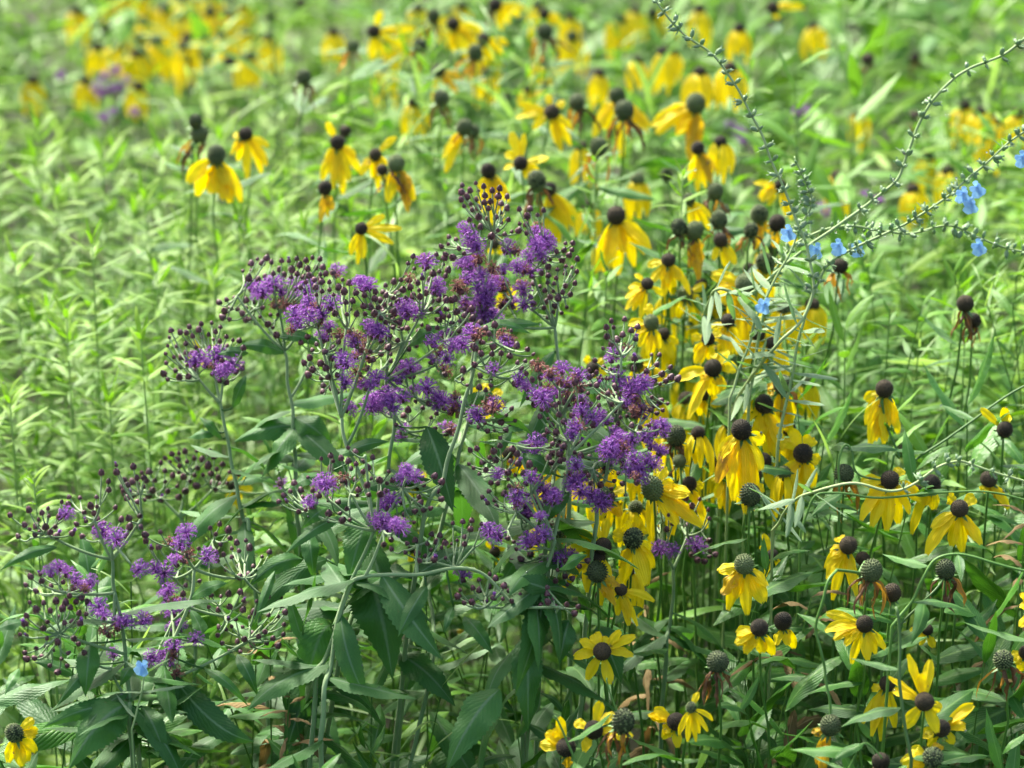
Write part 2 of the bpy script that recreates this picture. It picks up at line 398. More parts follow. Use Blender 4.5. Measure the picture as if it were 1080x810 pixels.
def tuft(seed, mat, n=26, spread=1.25, droopy=0.0, rad=2.5):
    rr = random.Random(seed); mb = scaly(seed, 0.85)
    top = Vector((0, 0, 1.35))
    for k in range(n):
        f = (k + 0.5) / n
        th = spread * math.sqrt(f) + rr.uniform(-0.12, 0.12); a = k * 2.399963 + rr.uniform(-.2, .2)
        d = Vector((math.cos(a) * math.sin(th), math.sin(a) * math.sin(th), math.cos(th)))
        L = rad * rr.uniform(0.78, 1.08) * (1 - 0.15 * droopy * f)
        p0 = top + Vector((d.x, d.y, 0)) * 0.4
        p2 = p0 + d * L + Vector((0, 0, -droopy * f * L * 0.7))
        p1 = p0 + (d * 0.5 + Vector((0, 0, 0.5))).normalized() * L * 0.5
        pts = bez(p0, p1, p2, 3)
        rnd = rr.random()
        tube(mb, pts, 0.08, 0.13, 3, 2, rnd * 0.6, cap=False)
        e = (pts[-1] - pts[-2]).normalized(); o1 = e.orthogonal().normalized(); o2 = e.cross(o1)
        for q in range(5):
            b = 2 * PI * q / 5 + rnd * 6
            s = o1 * math.cos(b) + o2 * math.sin(b)
            l = rr.uniform(0.5, 0.85)
            c1 = p2 + (e * 0.55 + s * 0.6) * l * 0.6
            c2 = p2 + (e * rr.uniform(0.2, 0.8) + s * 1.1) * l + Vector((rr.uniform(-.1, .1), rr.uniform(-.1, .1), rr.uniform(-.15, .1)))
            sd = e.cross(s).normalized() * 0.1
            mb.add([p2 - sd, p2 + sd, c1 + sd * 1.1, c1 - sd * 1.1, c2], [(0, 1, 2, 3), (3, 2, 4)], None, min(1, rnd * 0.5 + 0.15 + rr.random() * 0.35), 2)
        if rr.random() < 0.5:
            tube(mb, [p2, p2 + e * 0.7 + o1 * rr.uniform(-.3, .3)], 0.05, 0.03, 3, 2, 0.1, cap=False)
    return mb.mesh('flower_head', [M['bud'], M['budg'], mat])
TUFTS = [tuft(20 + i, M['purple'], 26 + i * 3, 1.15 + 0.12 * i, 0.1 * i, 2.35 + 0.12 * i) for i in range(4)]
FADED = [tuft(40 + i, M['faded'], 16, 1.5, 0.8, 1.7) for i in range(2)]

def basis(axis, roll=0.0, scale=1.0, loc=Vector()):
    z = axis.normalized(); x = z.orthogonal().normalized(); y = z.cross(x)
    m = Matrix((x, y, z)).transposed().to_4x4() @ Matrix.Rotation(roll, 4, 'Z')
    if isinstance(scale, (int, float)): scale = (scale,) * 3
    return Matrix.Translation(loc) @ m @ Matrix.Diagonal((*scale, 1))

# leaf variants: unit length along +Z starting at origin, face towards +X, tip arches down toward -X... (droop in XZ)
def leafvar(prof, wr, droop, seed, name, mat, serr=0, n=10, wavy=0.12, across=4, fold=0.3):
    rr = random.Random(seed); mb = MB()
    p0 = Vector((0, 0, 0)); p1 = Vector((0.06 + droop * 0.1, 0, 0.5)); p2 = Vector((-0.05 + droop, rr.uniform(-.1, .1), 1 - droop * 0.5))
    blade(mb, bez(p0, p1, p2, n), wr, Vector((-1, 0, 0.0)), prof, fold, across, 0.0, rr.uniform(-.5, .5), wavy, serr, rnd=rr.random(), ph=seed)
    return mb.mesh(name, mat)
LV = {
 'cone': [leafvar(prof_lance, 0.2 + 0.035 * (i % 3), 0.15 + 0.12 * i, i, 'leaf', M['cone_leaf'], n=12) for i in range(5)],
 'iron': [leafvar(prof_broad, 0.2 + 0.035 * (i % 3), 0.2 + 0.15 * i, 50 + i, 'leaf', M['iron_leaf'], serr=0.12, n=34, wavy=0.1) for i in range(5)],
 'rod': [leafvar(prof_narrow, 0.13 + 0.03 * (i % 2), 0.15 + 0.15 * i, 80 + i, 'leaf', M['rod_leaf'], n=7, across=2, wavy=0.05) for i in range(4)],
 'mid': [leafvar(prof_lance, 0.17 + 0.03 * (i % 3), 0.15 + 0.15 * i, 90 + i, 'leaf', M['mid_leaf'], n=9, across=2) for i in range(4)],
 'dry': [leafvar(prof_lance, 0.15, 0.5 + 0.3 * i, 210 + i, 'leaf', M['dry'], n=9, across=2, wavy=0.5, fold=.8) for i in range(3)],
 'grass': [leafvar(prof_narrow, 0.035, 0.3 + 0.25 * i, 180 + i, 'leaf', M['grass'], n=14, across=2, wavy=0.0) for i in range(3)],
 'sage': [leafvar(prof_narrow, 0.12 + 0.03 * (i % 3), 0.15 + 0.1 * i, 95 + i, 'leaf', M['sage_leaf'], n=10, wavy=0.1) for i in range(3)],
}
def leaf_matrix(base, direction, length, roll=0.0, up=Vector((0, 0, 1))):
    """unit leaf (+Z length, upper face -X... ) placed along direction with its upper face turned up"""
    z = direction.normalized()
    dn = -up
    x = dn - z * dn.dot(z)
    if x.length < 1e-3: x = z.orthogonal()
    x.normalize(); y = z.cross(x)
    m = Matrix((x, y, z)).transposed().to_4x4()
    m = m @ Matrix.Rotation(roll, 4, 'Z')
    return Matrix.Translation(base) @ m @ Matrix.Scale(length, 4)

def put_leaf(kind, base, direction, length, parent, rr, roll=None):
    me = rr.choice(LV[kind])
    m = leaf_matrix(base, direction, length, rr.uniform(-.5, .5) if roll is None else roll)
    return link('leaf', me, parent, m)

# template arrays for merged foliage
def tpl(me):
    n = len(me.vertices); v = np.empty(n * 3, dtype=np.float64); me.vertices.foreach_get('co', v)
    f = np.array([list(p.vertices) for p in me.polygons], dtype=np.int64)
    li = np.empty(len(me.loops), dtype=np.int64); me.loops.foreach_get('vertex_index', li)
    uvb = np.empty(len(me.loops) * 2); me.uv_layers[0].data.foreach_get('uv', uvb); uvb = uvb.reshape(-1, 2)
    uv = np.zeros((n, 2)); uv[li] = uvb
    return v.reshape(-1, 3), f, uv
class Mass:
    """many leaves and stalks merged with numpy into one mesh"""
    def __init__(s): s.V = []; s.F = []; s.U = []; s.Rn = []; s.Mi = []; s.o = 0
    def addt(s, t, mat, rnd, mi):
        v, f, uv = t
        A = np.array(mat)[:3]
        w = v @ A[:, :3].T + A[:, 3]
        s.V.append(w); s.F.append(f + s.o); s.U.append(uv); s.Rn.append(np.full(len(v), rnd)); s.Mi.append(np.full(len(f), mi)); s.o += len(v)
    def addmb(s, mb, mi):
        v = np.array([tuple(p) for p in mb.v]); f = np.array([q for q in mb.f if len(q) == 4])
        s.V.append(v); s.F.append(f + s.o); s.U.append(np.array(mb.uv)); s.Rn.append(np.array(mb.rnd)); s.Mi.append(np.full(len(f), mi)); s.o += len(v)
    def mesh(s, name, mats):
        V = np.concatenate(s.V); F = np.concatenate(s.F); U = np.concatenate(s.U); Rn = np.concatenate(s.Rn); Mi = np.concatenate(s.Mi)
        me = bpy.data.meshes.new(name)
        me.vertices.add(len(V)); me.vertices.foreach_set('co', V.ravel())
        me.loops.add(F.size); me.loops.foreach_set('vertex_index', F.ravel().astype(np.int32))
        me.polygons.add(len(F)); me.polygons.foreach_set('loop_start', np.arange(0, F.size, 4, dtype=np.int32))
        me.update(calc_edges=True)
        for m in mats: me.materials.append(m)
        me.polygons.foreach_set('material_index', Mi.astype(np.int32)); me.polygons.foreach_set('use_smooth', np.ones(len(F), dtype=bool))
        uvl = me.uv_layers.new(name='UVMap'); uvl.data.foreach_set('uv', U[F.ravel()].astype(np.float32).ravel())
        a = me.attributes.new('rnd', 'FLOAT', 'POINT'); a.data.foreach_set('value', Rn.astype(np.float32))
        me.validate(); me.update()
        return me

# ------------------------------------------------------------------ yellow coneflower
def ground_under(p, rr, sp=0.05, back=0.05):
    return Vector((p.x + rr.uniform(-sp, sp), p.y + back + rr.uniform(-sp, sp) * 0.7, 0.0))

def coneflower(x, y, r, cone, kind, spec, label, d=None, group='yellow coneflowers in the meadow', via=None, tilt=None, leaves=3, far=False, oldn=0, elong=1.0, pw=1.0):
    rr = random.Random(int(x * 131 + y * 17))
    if d is None: d = dflow(y) + rr.uniform(-.02, .02)
    c = P(x, y, d); s = d / FPX; rw = r * s
    if tilt is None:
        tilt = {'d': 0.55, 'o': 0.95, 'b': 0.3, 'n': 0.3}[kind]
    tocam = (CAM - c).normalized()
    axis = (Vector((0, 0, 1)) * (1 - tilt) + tocam * tilt + RGT * rr.uniform(-.22, .22)).normalized()
    g = ground_under(c, rr)
    t = thing('coneflower', label, 'coneflower', g, group)
    base = c - axis * rw * 0.85
    link('seed_cone', rr.choice(CONES[cone]), t, basis(axis, rr.random() * 6, (rw * .94, rw * .94, rw * .94 * elong * rr.uniform(.86, 1.14)), c))
    # stem
    mb = MB()
    if via:
        pts = [base] + [P(a, b, d + (v[0] if v else 0)) for a, b, *v in via]
        last = pts[-1]; g2 = ground_under(last, rr)
        pts = catmull(pts + [Vector((last.x * 0.6 + g2.x * 0.4, g2.y + 0.01, last.z * 0.6)), g2], 6)
    else:
        p1 = base - axis * 0.05 - Vector((0, 0, 0.03)); p2 = Vector((g.x + rr.uniform(-.03, .03), g.y, base.z * 0.5))
        pts = bez3(base, p1, p2, g, 14)
    pts = wob(pts, 0.008, x); pts[1] = pts[0].lerp(pts[2], .5); tube(mb, pts, 0.0009, 0.0012, 6, 0, rr.random())
    # green cup of sepals under the cone
    if not far:
        for q in range(8):
            a = q * PI / 4 + rr.random(); m = basis(axis, a); e = (m @ Vector((1, 0, 0)))
            b0 = base + e * rw * 0.1; b2 = base + e * rw * rr.uniform(0.9, 1.5) - axis * rw * rr.uniform(-.1, 0.5)
            blade(mb, bez(b0, b0 + e * rw * 0.6 + axis * rw * .1, b2, 4), rw * 0.35, axis, prof_narrow, 0.2, 2, rnd=rr.random())
    part('stem', mb, M['stem'], t)
    # petals
    tips = []
    if isinstance(spec, (list, tuple)): tips = [(*q, 'y')[:3] if len(q) == 2 else q for q in spec]
    elif kind == 'd':
        n = spec
        for q in range(n):
            a = 2 * PI * (q + rr.uniform(-.25, .25)) / n + 0.3
            sp = rr.uniform(1.2, 2.2); ln = rr.uniform(4.2, 6.2)
            tips.append((math.cos(a) * sp * r, ln * r * (0.95 if math.sin(a) > -.5 else 0.75) , 'y', math.sin(a)))
    elif kind == 'o':
        n = spec
        for q in range(n):
            a = 2 * PI * (q + rr.uniform(-.2, .2)) / n + 0.5; ln = rr.uniform(3.0, 3.9)
            tips.append((math.cos(a) * ln * r, math.sin(a) * ln * r + 0.9 * r, 'y'))
    if kind == 'd' and isinstance(spec, list) and len(spec) >= 5:      # further petals between the ones that show best
        for q in range(3):
            a_, b_ = rr.sample(tips, 2)
            if abs(a_[0] - b_[0]) < 30: tips.append(((a_[0] + b_[0]) / 2 + rr.uniform(-4, 4), (a_[1] + b_[1]) / 2 + rr.uniform(2, 9), a_[2]))
    for tp in tips:
        dx, dy, pc = tp[0], tp[1], tp[2]
        if kind == 'd' and dy > r: dx *= 0.9; dy *= 1.1
        L2 = math.hypot(dx, dy); ux, uy = dx / L2, dy / L2
        if len(tp) > 3 and isinstance(tp[3], (int, float)):
            ang = tp[3]                                  # petals all round a nodding head: +1 = on the near side
            st = c + (RGT * (ux * 0 + dx / (2.2 * r)) * 0.8 - FWD * ang * 0.75) * rw - axis * rw * 0.45
            dep = -ang * 1.4 * rw
        else:
            st = c + (RGT * ux - UPV * uy) * rw * 0.72 + FWD * rw * 0.35 - axis * rw * 0.15
            dep = rr.uniform(-0.2, 1.1) * rw
        tip = c + RGT * (dx * s) - UPV * (dy * s) + FWD * (dep + 0.3 * rw)
        L = (tip - st).length
        out = (st - (c - axis * rw * 0.4)).normalized()
        ctrl = st + out * L * rr.uniform(0.2, 0.32) + (tip - st) * rr.uniform(0.15, 0.4) + Vector((0, 0, L * (rr.uniform(0.06, 0.2) if dy > 0 else 0.05)))
        n = 9 if not far else 6
        pts = bez(st, ctrl, tip, n)
        nh = (tocam * 0.8 + Vector((0, 0, 0.5)) + RGT * rr.uniform(-.35, .35) + out * 0.3).normalized()
        mb = MB()
        w = r * s * rr.uniform(1.0, 1.4) * (1 + (pw - 1) * .55)
        old = pc == 'o'
        blade(mb, pts, w * (0.95 if old else 1.0), nh, prof_petal, rr.uniform(-0.25, 0.4) + (0.35 if old else 0), 6 if not far else 2, 0.11 if not far else 0, rr.uniform(-.5, .5) * (1.5 if old else 1), 0.16 + (0.25 if old else 0), 0, 0, rr.random(), notch=0.16, ph=rr.random() * 6)
        part('petal', mb, M['petal_old'] if old else M['petal'], t)
    # withered strips
    nsh = {'b': 6}.get(kind, 0) + oldn
    for q in range(nsh):
        a = rr.random() * 6.28; e = RGT * math.cos(a) + FWD * math.sin(a)
        st = base + e * rw * 0.5
        L = rw * rr.uniform(2.2, 4.6); pts = [st]; cur = st.copy(); dr = (e * 0.9 - Vector((0, 0, 0.5))).normalized()
        for k in range(9):
            dr = (dr + DOWN * 0.5 + Vector((rr.uniform(-.6, .6), rr.uniform(-.5, .5), rr.uniform(-.1, .45)))).normalized()
            cur = cur + dr * L / 9; pts.append(cur.copy())
        mb = MB(); blade(mb, pts, rw * rr.uniform(0.18, 0.55), tocam + RGT * rr.uniform(-1, 1), prof_narrow, rr.uniform(0.6, 1.6), 4, 0.2, rr.uniform(-4, 4), 0.6, rnd=rr.random(), ph=q)
        part('withered_petal', mb, M['shred_o'] if rr.random() < 0.3 or (spec == 'o') else M['shred'], t)
    # stem leaves
    if not far:
        for q in range(leaves):
            f = rr.uniform(0.12, 0.5) if q else 0.1
            zz = base.z * (1 - f)
            if via: sp_ = P(via[-1][0], via[-1][1], d); bp_ = Vector((sp_.x + (g.x - sp_.x) * f * 0.5, sp_.y + 0.02, min(sp_.z, zz)))
            else:
                u = f; bp_ = bez3(base, base - axis * 0.05 - Vector((0, 0, 0.03)), Vector((g.x, g.y, base.z * 0.5)), g, 20)[max(2, int(u * 20))]
            a = rr.random() * 6.28
            dr = Vector((math.cos(a), abs(math.sin(a)) * 0.7 - 0.1, rr.uniform(0.0, 0.7)))
            put_leaf('cone', bp_, dr, rr.uniform(0.035, 0.075), t, rr)
    return t
# (x, y, cone radius px, cone kind, type, petals, label, options)
F = [
 # --- upper band, slightly soft
 (210,141,10,'m','b',None,'ripe bare seed head on top of the left-hand trio, brown shreds hanging from it',{}),
 (206,128,7.5,'m','n',None,'small bare seed head peeping out behind the ripe head of the left-hand trio',{'d':2.62}),
 (228,163,10.5,'m','d',[(-34,28,'y'),(-24,40,'y'),(-8,38,'y'),(6,40,'y'),(18,44,'y'),(28,46,'y'),(12,30,'y')],'olive-coned flower with broad drooping skirt, lowest of the left-hand trio',{'tilt':.3,'pw':1.3}),
 (259,141,8,'k','d',[(-18,20,'y'),(-10,26,'y'),(2,45,'y'),(18,38,'y'),(24,30,'y'),(27,12,'y'),(-14,2,'y')],'yellow flower with dark cone facing out, rightmost of the left-hand trio',{}),
 (320,81,9,'m','b',None,'lone bare seed head on its stalk between the left trio and the top cluster',{}),
 (356,150,8.5,'k','d',[(-12,-22,'y'),(-20,36,'y'),(-14,22,'y'),(-6,40,'y'),(6,50,'y'),(14,38,'y'),(26,28,'y'),(22,14,'y')],'yellow flower with one petal flung up, right of the lone bare head',{}),
 (364,138,7,'k','n',None,'dark bare cone hidden behind the flower with the flung-up petal',{'d':2.72}),
 (343,198,8,'k','d',[(-6,33,'o'),(2,28,'y'),(8,22,'o')],'small dark cone with two browned narrow petals below the flung-up petal flower',{}),
 (396,163,7,'k','d',[(22,-20,'y'),(-14,10,'y'),(-18,20,'y'),(4,36,'y'),(-4,22,'y')],'brown-eyed flower with a raised petal, beside the olive-coned drooping flower',{}),
 (418,172,9.5,'m','d',[(-6,20,'y'),(-10,38,'y'),(8,34,'o'),(16,26,'o'),(20,36,'y')],'olive cone with thinning orange and yellow petals, just right of the brown-eyed flower',{'oldn':2}),
 (403,179,6,'k','n',None,'small dark cone low between the brown-eyed flower and the olive cone',{}),
 (381,241,7,'k','o',[(25,-14,'y'),(43,0,'y'),(34,16,'y'),(2,32,'y'),(-12,28,'y'),(-4,38,'y')],'yellow star flower with petals swept to one side above the purple ironweed',{}),
 (394,33,7.5,'k','o',[(9,-22,'y'),(44,-4,'y'),(24,2,'y'),(36,22,'y'),(10,24,'y'),(-2,30,'y')],'brown-eyed flower with one upright petal and long side petal near the top edge',{}),
 (372,48,7.5,'m','b',None,'bare cone with dark shreds, leftmost of the top cluster',{}),
 (457,17,7,'m','b',None,'bare olive cone highest in the top cluster',{}),
 (478,25,7.5,'k','d',[(34,8,'y'),(22,16,'y'),(8,26,'y'),(28,22,'y'),(-2,22,'y')],'dark-coned flower with petals blown sideways in the top cluster',{}),
 (510,41,7,'k','d',[(22,14,'y'),(10,20,'y'),(2,26,'y'),(26,6,'y')],'small dark-eyed flower at the right end of the top cluster',{}),
 (443,48,8,'m','b',None,'bare olive cone on a dark stalk left in the top cluster',{}),
 (501,56,8.5,'m','b','o','olive cone trailing long orange-brown shreds below the top cluster',{'oldn':3}),
 (463,74,7,'m','d',[(10,14,'o'),(22,22,'o'),(26,8,'o'),(-8,30,'y')],'half-hidden cone with browned petals under the top cluster',{'d':2.95}),
 (465,103,9,'m','b',None,'bare seed head over a dark forked stalk in the middle of the upper meadow',{}),
 (490,134,9,'m','d',[(-26,30,'y'),(-22,44,'y'),(-14,20,'y')],'olive cone with only two petals left, curving down on one side',{'oldn':2}),
 (499,138,7,'m','b',None,'bare cone close behind the cone with only two petals left',{'d':2.75}),
 (522,5,8,'k','d',[(30,10,'y'),(16,18,'y'),(34,4,'y'),(8,24,'y')],'yellow flower cut by the top edge, its shreds and petals hanging right',{'oldn':2}),
 (574,33,9.5,'m','b',None,'tall bare seed head with curled brown shreds near the top edge',{'oldn':2}),
 (574,14,6,'k','d',[(18,4,'y'),(24,14,'y'),(12,10,'y')],'small brown-eyed flower peeking out over the tall bare head',{'d':3.2}),
 (582,118,8.5,'k','o',[(-36,-8,'y'),(-38,6,'y'),(-20,18,'y'),(-4,-20,'y'),(14,-12,'y'),(6,34,'y'),(20,36,'y'),(22,20,'y'),(10,42,'y')],'open yellow star with dark eye, upper of the two open stars',{}),
 (549,172,8,'k','o',[(-16,-12,'y'),(-10,-34,'y'),(4,-32,'y'),(30,-6,'y'),(12,18,'y'),(-18,6,'y'),(20,12,'y')],'open yellow star with dark eye, lower of the two open stars',{}),
 (608,108,9.5,'m','b',None,'ripe bare head with long brown shreds beside the upper open star',{'oldn':1}),
 (515,180,8.5,'k','d',[(-10,18,'y'),(-6,40,'y'),(4,52,'y'),(14,40,'y'),(24,30,'y'),(16,14,'y')],'brown-coned drooping flower above the ironweed sprig of buds',{}),
 (566,190,10.5,'m','b',None,'large ripe head with looping brown shreds above the purple ironweed',{'oldn':4}),
 (579,199,8.5,'k','d',[(-4,42,'y'),(12,52,'y'),(24,34,'y'),(34,28,'y'),(4,30,'y')],'dark cone with wide yellow skirt tucked behind the large ripe head',{'d':2.52}),
 (650,227,10.5,'k','d',[(-22,54,'y'),(-16,38,'y'),(2,58,'y'),(8,36,'y'),(22,50,'y'),(34,38,'y'),(40,34,'y'),(-8,50,'y')],'large drooping yellow flower standing clear right of the ironweed top',{'pw':1.3}),
 (651,101,9,'m','d',[(-24,24,'y'),(-28,40,'y'),(-14,32,'y'),(6,60,'y'),(26,24,'y'),(40,30,'y'),(14,32,'y')],'ripe cone over a wide yellow skirt, rear of a stacked pair',{'d':2.82}),
 (658,116,11,'m','b',None,'big ripe bare head with a brown twisted stalk, front of a stacked pair',{'oldn':2,'d':2.65}),
 (631,155,10,'m','b','o','ripe head with short orange shreds under the stacked pair',{}),
 (734,109,11,'m','d',[(-30,8,'y'),(-52,22,'y'),(-46,30,'y'),(-6,56,'o'),(2,40,'o'),(-22,30,'y')],'large ripe head with petals flung left and one browned petal hanging',{'oldn':1,'pw':1.3}),
 (736,156,7.5,'k','d',[(0,42,'y'),(-8,32,'y'),(10,38,'y'),(22,22,'o'),(14,28,'o')],'dark cone with a short yellow skirt below the large ripe head',{}),
 (727,210,6.5,'m','d',[(12,22,'y'),(24,30,'y'),(4,28,'y'),(28,20,'y')],'olive cone behind sage leaves with petals slanting down',{}),
 # --- knot of ripe heads
 (754,202,9,'m','b',None,'highest bare head in the knot of ripe cones',{}),
 (763,223,8,'m','n',None,'bare head hidden behind another in the knot of ripe cones',{'d':2.56}),
 (758,232,9.5,'m','b',None,'bare round head in the middle of the knot of ripe cones',{}),
 (716,240,9,'m','b',None,'bare dark head at the left end of the knot of ripe cones',{}),
 (733,243,9.5,'m','d',[(-6,36,'o'),(4,48,'o'),(10,30,'o')],'ripe head with one striped yellow petal hanging straight down',{'oldn':1}),
 (760,253,8,'k','d',[(-8,20,'y'),(8,28,'y'),(18,24,'y')],'brown head low in the knot of ripe cones',{}),
 (792,243,8,'m','b',None,'bare head in the knot between two sage stems',{}),
 (801,226,10,'m','d',[(4,24,'o'),(-4,34,'o'),(16,20,'o')],'wide ripe head with an orange petal, right in the knot of ripe cones',{}),
 (820,235,9.5,'k','d',[(16,10,'y'),(22,22,'y'),(-2,24,'o')],'dark head next to the upper blue sage flower',{}),
 (823,195,6.5,'k','d',[(-28,-2,'y'),(-22,16,'y'),(-14,20,'y'),(8,30,'y'),(14,34,'y'),(-20,8,'y')],'small dark eye with yellow petals spread left behind the sage stem',{'d':2.6}),
 (814,262,9.5,'m','d',[(-12,18,'y'),(-18,10,'y'),(4,22,'y')],'ripe head half behind sage leaves in the knot of cones',{'d':2.48}),
 (807,277,10.5,'m','d',[(-8,20,'y'),(-20,30,'y'),(10,38,'y')],'ripe head just above the sage bend',{'d':2.42}),
 (786,299,11,'m','d',[(-30,8,'y'),(-18,32,'y'),(-22,58,'y'),(-8,70,'y'),(6,40,'y'),(16,48,'y'),(-36,-10,'y'),(-26,20,'y')],'large dark-olive cone over a long ragged skirt at the sage bend',{'pw':1.3}),
 (886,280,9,'k','b','o','bare cone with an orange shred standing alone right of the blue flowers',{}),
 (1018,320,9.5,'k','b',None,'round black seed head, upper of a dark pair in the open green on the right',{}),
 (1027,338,8,'k','b',None,'black seed head with drooping dark shreds, lower of a dark pair',{'d':2.32}),
 # --- middle right, yellow knot
 (705,274,8,'k','d',[(-22,6,'y'),(-20,22,'y'),(-8,20,'y'),(14,20,'y'),(26,34,'y'),(6,34,'y')],'brown-eyed flower upper of four behind narrow leaves',{}),
 (683,299,7,'k','d',[(-20,6,'y'),(-26,14,'y'),(-18,22,'y'),(-8,34,'y'),(18,12,'y'),(-14,-10,'y')],'small brown-eyed flower with petals pointing left',{}),
 (706,306,8,'k','d',[(10,18,'y'),(-6,16,'y'),(18,10,'y'),(4,-24,'y')],'dark cone crowded between two yellow flowers',{'d':2.4}),
 (723,310,9,'m','d',[(18,8,'y'),(12,22,'y'),(-8,24,'y'),(22,-10,'y')],'olive cone right of the crowded dark cone',{'d':2.38}),
 (687,340,8.5,'m','d',[(-20,10,'y'),(-14,24,'y'),(2,30,'y'),(10,26,'y'),(-4,-20,'y'),(-24,2,'y')],'dark olive cone in a ragged yellow skirt above the ironweed shoot',{}),
 (747,357,7.5,'k','d',[(-16,14,'y'),(4,22,'y'),(-8,24,'y'),(14,-8,'y'),(-18,-2,'y')],'brown cone half hidden by the curved sage stem',{}),
 (625,388,7.5,'k','d',[(-8,-12,'y'),(12,-10,'y'),(16,6,'y'),(2,20,'y')],'brown cone peeping over the ironweed flowers',{'d':2.36}),
 (670,383,9.5,'m','d',[(24,8,'y'),(42,16,'y'),(34,22,'y'),(14,22,'y'),(-4,24,'y')],'dark olive cone with petals thrown right behind purple buds',{'d':2.33}),
 (752,388,10,'k','d',[(-12,12,'y'),(-30,50,'y'),(-40,12,'y'),(18,-18,'y'),(14,22,'y'),(26,2,'y'),(2,28,'y'),(6,-16,'y')],'dark cone ringed by petals with one strap-like petal curling down left',{'pw':1.3}),
 (826,406,11,'m','d',[(-16,6,'o'),(4,44,'y'),(10,52,'y'),(-6,54,'y'),(12,34,'y')],'ripe cone with a crinkled brown-lined petal, top of the big yellow knot',{'oldn':1,'pw':1.3}),
 (806,426,10.5,'k','d',[(-22,6,'y'),(-26,20,'y'),(-4,36,'y'),(6,54,'y'),(16,30,'y'),(-10,44,'y'),(22,46,'y')],'dark flat-topped cone with drooping skirt, second in the big yellow knot',{'pw':1.3}),
 (782,453,11.5,'k','d',[(-26,30,'y'),(-28,52,'o'),(-8,70,'y'),(4,82,'y'),(14,60,'y'),(24,40,'y'),(28,14,'y'),(-14,56,'y')],'largest drooping flower with a long skirt and browned petal in the big yellow knot',{'d':2.14,'pw':1.3}),
 (847,478,11,'k','d',[(-18,-14,'y'),(-12,-26,'y'),(10,-18,'y'),(18,10,'y'),(-10,36,'y'),(-24,28,'y'),(14,34,'y')],'dark cone with petals rising behind it, right end of the big yellow knot',{'pw':1.3}),
 (805,486,9.5,'k','d',[(-14,6,'y'),(6,10,'y'),(10,28,'y')],'dark cone with one small petal across its face in the big yellow knot',{'d':2.2}),
 (795,500,9,'k','d',[(-10,14,'y'),(-18,30,'y'),(12,18,'y')],'red-brown cone just above a ripe green one',{'d':2.16}),
 (791,522,11.5,'m','n',None,'ripe green cone at the bottom of the big yellow knot',{}),
 (713,460,10.5,'m','b',None,'ripe bare head close to the right of the brightest purple heads',{'oldn':2}),
 (512,420,9,'m','o',[(-16,-8,'y'),(0,-16,'y'),(18,-8,'y'),(20,12,'y'),(-18,10,'y'),(2,24,'y')],'olive cone with short petals framed by ironweed branches',{'d':2.3}),
 (688,515,12,'m','d',[(24,-4,'y'),(40,6,'y'),(48,30,'y'),(30,36,'y'),(60,38,'y'),(14,-24,'y')],'long dark seed head with big yellow petals thrown to the right under the ironweed',{'elong':1.45,'d':2.14,'pw':1.3}),
 (727,510,8.5,'k','d',[(16,4,'y'),(14,28,'y'),(22,44,'y'),(-6,16,'y')],'brown cone behind the big thrown petals',{'d':2.2}),
 (639,524,10,'m','d',[(-4,-46,'y'),(-14,-28,'y'),(10,-30,'y'),(24,-10,'y'),(18,20,'o'),(-6,24,'y')],'olive cone beneath the lowest purple heads with petals above it',{'d':2.16}),
 (590,560,8,'m','d',[(-10,-34,'o'),(12,-30,'o'),(4,-16,'o'),(-2,-10,'o'),(18,-8,'o')],'crumpled orange-brown flower hanging in the shade under the ironweed',{'d':2.17,'oldn':3}),
 (636,576,9.5,'k','o',[(-28,-16,'y'),(-40,4,'y'),(-14,-40,'y'),(-24,20,'y'),(-20,4,'y'),(4,-30,'y'),(-44,48,'y')],'brown-eyed star with curling petals below the purple heads',{}),
 (668,568,11,'m','d',[(24,30,'y'),(12,-14,'y'),(-16,28,'y'),(-22,-4,'y'),(6,-24,'y'),(16,46,'y'),(-12,44,'y'),(-8,-18,'y')],'long olive cone in the middle of a tangle of yellow petals',{'elong':1.25,'pw':1.3}),
 (630,603,11.5,'m','d',[(22,34,'o'),(28,14,'o'),(14,26,'o')],'ripe green cone with a wide orange petal and a brown shred',{'d':2.05,'oldn':2}),
 (655,622,7,'k','d',[(16,8,'y'),(40,12,'y'),(20,36,'y'),(8,30,'y'),(-4,26,'y')],'small cone hidden above two petals pointing down right',{'d':2.09}),
 # --- right, lower
 (933,410,10,'k','d',[(-20,36,'y'),(-16,54,'y'),(-22,12,'y'),(4,42,'y'),(14,36,'y'),(18,44,'y'),(-6,48,'y')],'drooping flower like a shuttlecock standing alone against green leaves',{'via':[(938,440),(950,480),(935,520)],'pw':1.3}),
 (1060,453,9,'k','d',[(0,-24,'y'),(4,-16,'y'),(-26,-22,'y')],'dark cone at the right edge with one petal above it',{}),
 (890,500,11,'m','b','o','ripe cone with a curled rusty petal hanging left',{'oldn':2}),
 (939,506,10.5,'k','d',[(-30,4,'y'),(-34,40,'y'),(-22,46,'y'),(-4,50,'y'),(12,44,'y'),(24,34,'y'),(30,14,'y'),(14,-12,'y'),(-20,18,'y'),(38,22,'y')],'full drooping flower with a dark cone beneath the pale arching stem',{'pw':1.3}),
 (983,510,10,'k','d',[(-8,22,'y'),(-22,50,'y'),(4,26,'y')],'dark cone with a small leaf lying across it',{}),
 (966,520,9,'k','n',None,'dark cone in shade just left of the leaf-crossed one',{'d':2.2}),
 (1043,505,9.5,'k','d',[(8,16,'o'),(-6,14,'y'),(18,24,'o'),(24,30,'y')],'dark cone near the right edge with a browned petal',{}),
